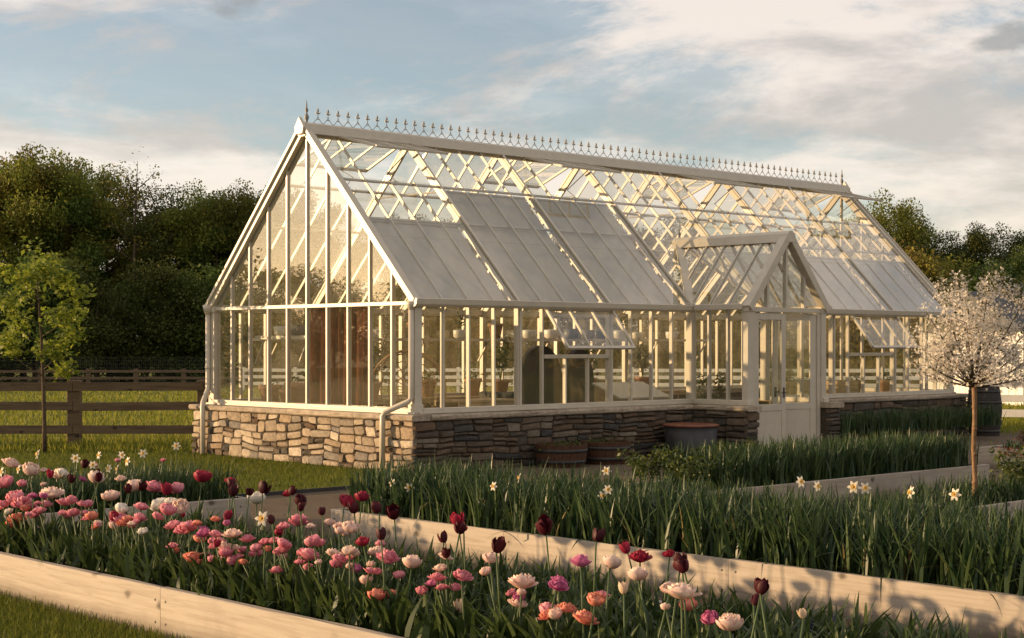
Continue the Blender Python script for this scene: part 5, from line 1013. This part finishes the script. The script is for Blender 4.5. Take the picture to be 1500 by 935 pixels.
# ------------------------------------------------------------------ fences
def fence(label, pts, posts, rails, m, ph=1.2, pw=.15, rh=.13, rt_=.04, wire=False, face=-1, name='rail_fence'):
    a, b = Vector((*pts[0], 0)), Vector((*pts[1], 0)); d = b-a; ln = d.length; t = thing(name, label, 'fence', (a.x, a.y, GZ(a.y)), math.atan2(d.y, d.x)); dz = GZ(b.y)-GZ(a.y)
    for k in range(posts):
        x = ln*k/(posts-1); mb = MB(); mb.box((x-pw/2, -pw/2, -.1+dz*x/ln), (x+pw/2, pw/2, ph+dz*x/ln)); mb.build('post', M[m], t, bevel=.01)
    for z in rails:
        for k in range(posts-1):
            x0, x1 = ln*k/(posts-1), ln*(k+1)/(posts-1); mb = MB(); L2 = (x1-x0)/2-.004; w0 = rw.uniform(-.012, .012); w1 = rw.uniform(-.012, .012)
            y = face*(pw/2+rt_/2+.002); V = [(-L2, y-rt_/2, z-rh/2+w0), (L2, y-rt_/2, z-rh/2+w1), (L2, y+rt_/2, z-rh/2+w1), (-L2, y+rt_/2, z-rh/2+w0), (-L2, y-rt_/2, z+rh/2+w0), (L2, y-rt_/2, z+rh/2+w1), (L2, y+rt_/2, z+rh/2+w1), (-L2, y+rt_/2, z+rh/2+w0)]
            mb.add(V, [(3,2,1,0),(4,5,6,7),(0,1,5,4),(1,2,6,5),(2,3,7,6),(3,0,4,7)]); mb.build('rail', M[m], t, loc=((x0+x1)/2, 0, dz*(x0+x1)/2/ln))
    if wire:
        mb = MB(); y = -face*(pw/2+.005)
        for k in range(int(ln/.12)): x = k*.12; mb.box((x-.0016, y-.0016, .02+dz*x/ln), (x+.0016, y+.0016, wire+dz*x/ln))
        for k in range(9): z = .05+k*(wire-.05)/8; mb.bar((0, y, z), (ln, y, z+dz), .0032, .0032)
        mb.build('wire_mesh', M['lead'], t)
fence('dark timber three rail fence with wire mesh beside the young tree', ((-14.7, 28.2), (-5.5, 28.4)), 5, (.30, .72, 1.06), 'rail', 1.18, .22, .15, .045, 1.05)
fence('distant dark post and rail fence before the left wood', ((-46, 103), (-12, 103)), 12, (.55, .98), 'rail', 1.15, .28, .17, .05, 1.9)
fence('white three rail paddock fence seen through the greenhouse', ((-14.2, 84), (26, 72)), 15, (.45, .8, 1.15), 'wpaint', 1.3, .16, .17, .05)
fence('white board fence in front of the white building at right', ((10.6, 36.5), (19, 33.2)), 5, (.28, .62, .96), 'wpaint', 1.15, .14, .17, .04, name='board_fence')
# white building at the right edge
b = thing('white_barn', 'white boarded building at the right picture edge behind the fence', 'building', (17.4, 54, GZ(54)), R(20))
mb = MB(); mb.box((0, 0, 0), (12, 6, 2.6)); mb.build('wall', M['wpaint'], b)
for k in range(30): mb = MB(); mb.box((k*.4+.0, -.03, .05), (k*.4+.37, -.001, 2.58)); mb.build('cladding_board', M['wpaint'], b)
for k in range(15): mb = MB(); mb.box((-.03, k*.4+.02, .05), (-.001, k*.4+.39, 2.58)); mb.build('cladding_board', M['wpaint'], b)
mb = MB(); mb.add([(-.2, -.3, 2.55), (12.2, -.3, 2.55), (12.2, 3, 4.0), (-.2, 3, 4.0), (12.2, 6.3, 2.55), (-.2, 6.3, 2.55)], [(0,1,2,3), (3,2,4,5), (0,3,5), (1,4,2), (0,5,4,1)]); mb.build('roof', M['zinc'], b)
# ------------------------------------------------------------------ grass
def grass(name, label, base, hr, wr, m, lean=.35, curl=.5, seg=2):
    k = len(base); V, F = blades(base, RNG.uniform(*hr, k), wr, np.abs(RNG.normal(0, lean, k)), RNG.gamma(1.4, curl, k), RNG.uniform(0, 2*PI, k), seg); stuff(link(name, np_mesh(name, V, F, M[m])), label, 'grass')
n = 52000; b_ = uvpos(n, -12.2, -9.33, -11.6, -5.2, 0); grass('lawn_grass', 'short lawn grass in front of the tulip bed', b_, (.03, .085), RNG.uniform(.004, .008, n), 'lawn')
n = 46000; b_ = uvpos(n, -9.3, -.3, -1.5, 9.5, 0); grass('lawn_grass', 'short lawn grass beside the gable wall', b_, (.03, .08), RNG.uniform(.008, .014, n), 'lawn')
n = 60000; Y = 1/RNG.uniform(1/100, 1/26.5, n); X = RNG.uniform(-.345, .36, n)*Y; q = ((X-CX)*CA+(Y-CY)*SA, -(X-CX)*SA+(Y-CY)*CA); ok = (q[0] < -.4) | (q[1] > W+.4) | (q[0] > LEN+.6); X, Y = X[ok], Y[ok]
b_ = np.stack([X, Y, np.array([GZ(y) for y in Y])], 1); grass('meadow_grass', 'sunlit golden green grass beyond the fences', b_, (.06, .20), RNG.uniform(.5, 1.1, len(Y))*.0011*Y, 'meadow')
n = 14000; u = RNG.uniform(-9.3, 22, n); v = RNG.uniform(-18, -.4, n); gv = np.stack([CX+u*CA-v*SA, CY+u*SA+v*CA, np.full(n, .008)], 1); keep = (u < -.2) & (v < -1.6) | (u > -.2)
gv = gv[keep]; k = len(gv); s = RNG.uniform(.008, .02, k)[:, None]; tet = np.array([[1, 0, 0], [-.5, .87, 0], [-.5, -.87, 0], [0, 0, .8]]); an = RNG.uniform(0, 6.28, k); c_, s_ = np.cos(an), np.sin(an)
rot = np.stack([tet[None, :, 0]*c_[:, None]-tet[None, :, 1]*s_[:, None], tet[None, :, 0]*s_[:, None]+tet[None, :, 1]*c_[:, None], np.repeat(tet[None, :, 2], k, 0)], -1); V = (gv[:, None, :]+rot*s[:, :, None]).reshape(-1, 3)
F = ((np.arange(k)*4)[:, None, None] + np.array([[0, 1, 3], [1, 2, 3], [2, 0, 3]])[None]).reshape(-1, 3); stuff(link('pebbles', np_mesh('pebbles', V, F, M['gravel'])), 'loose tan gravel pebbles on the garden paths', 'gravel')
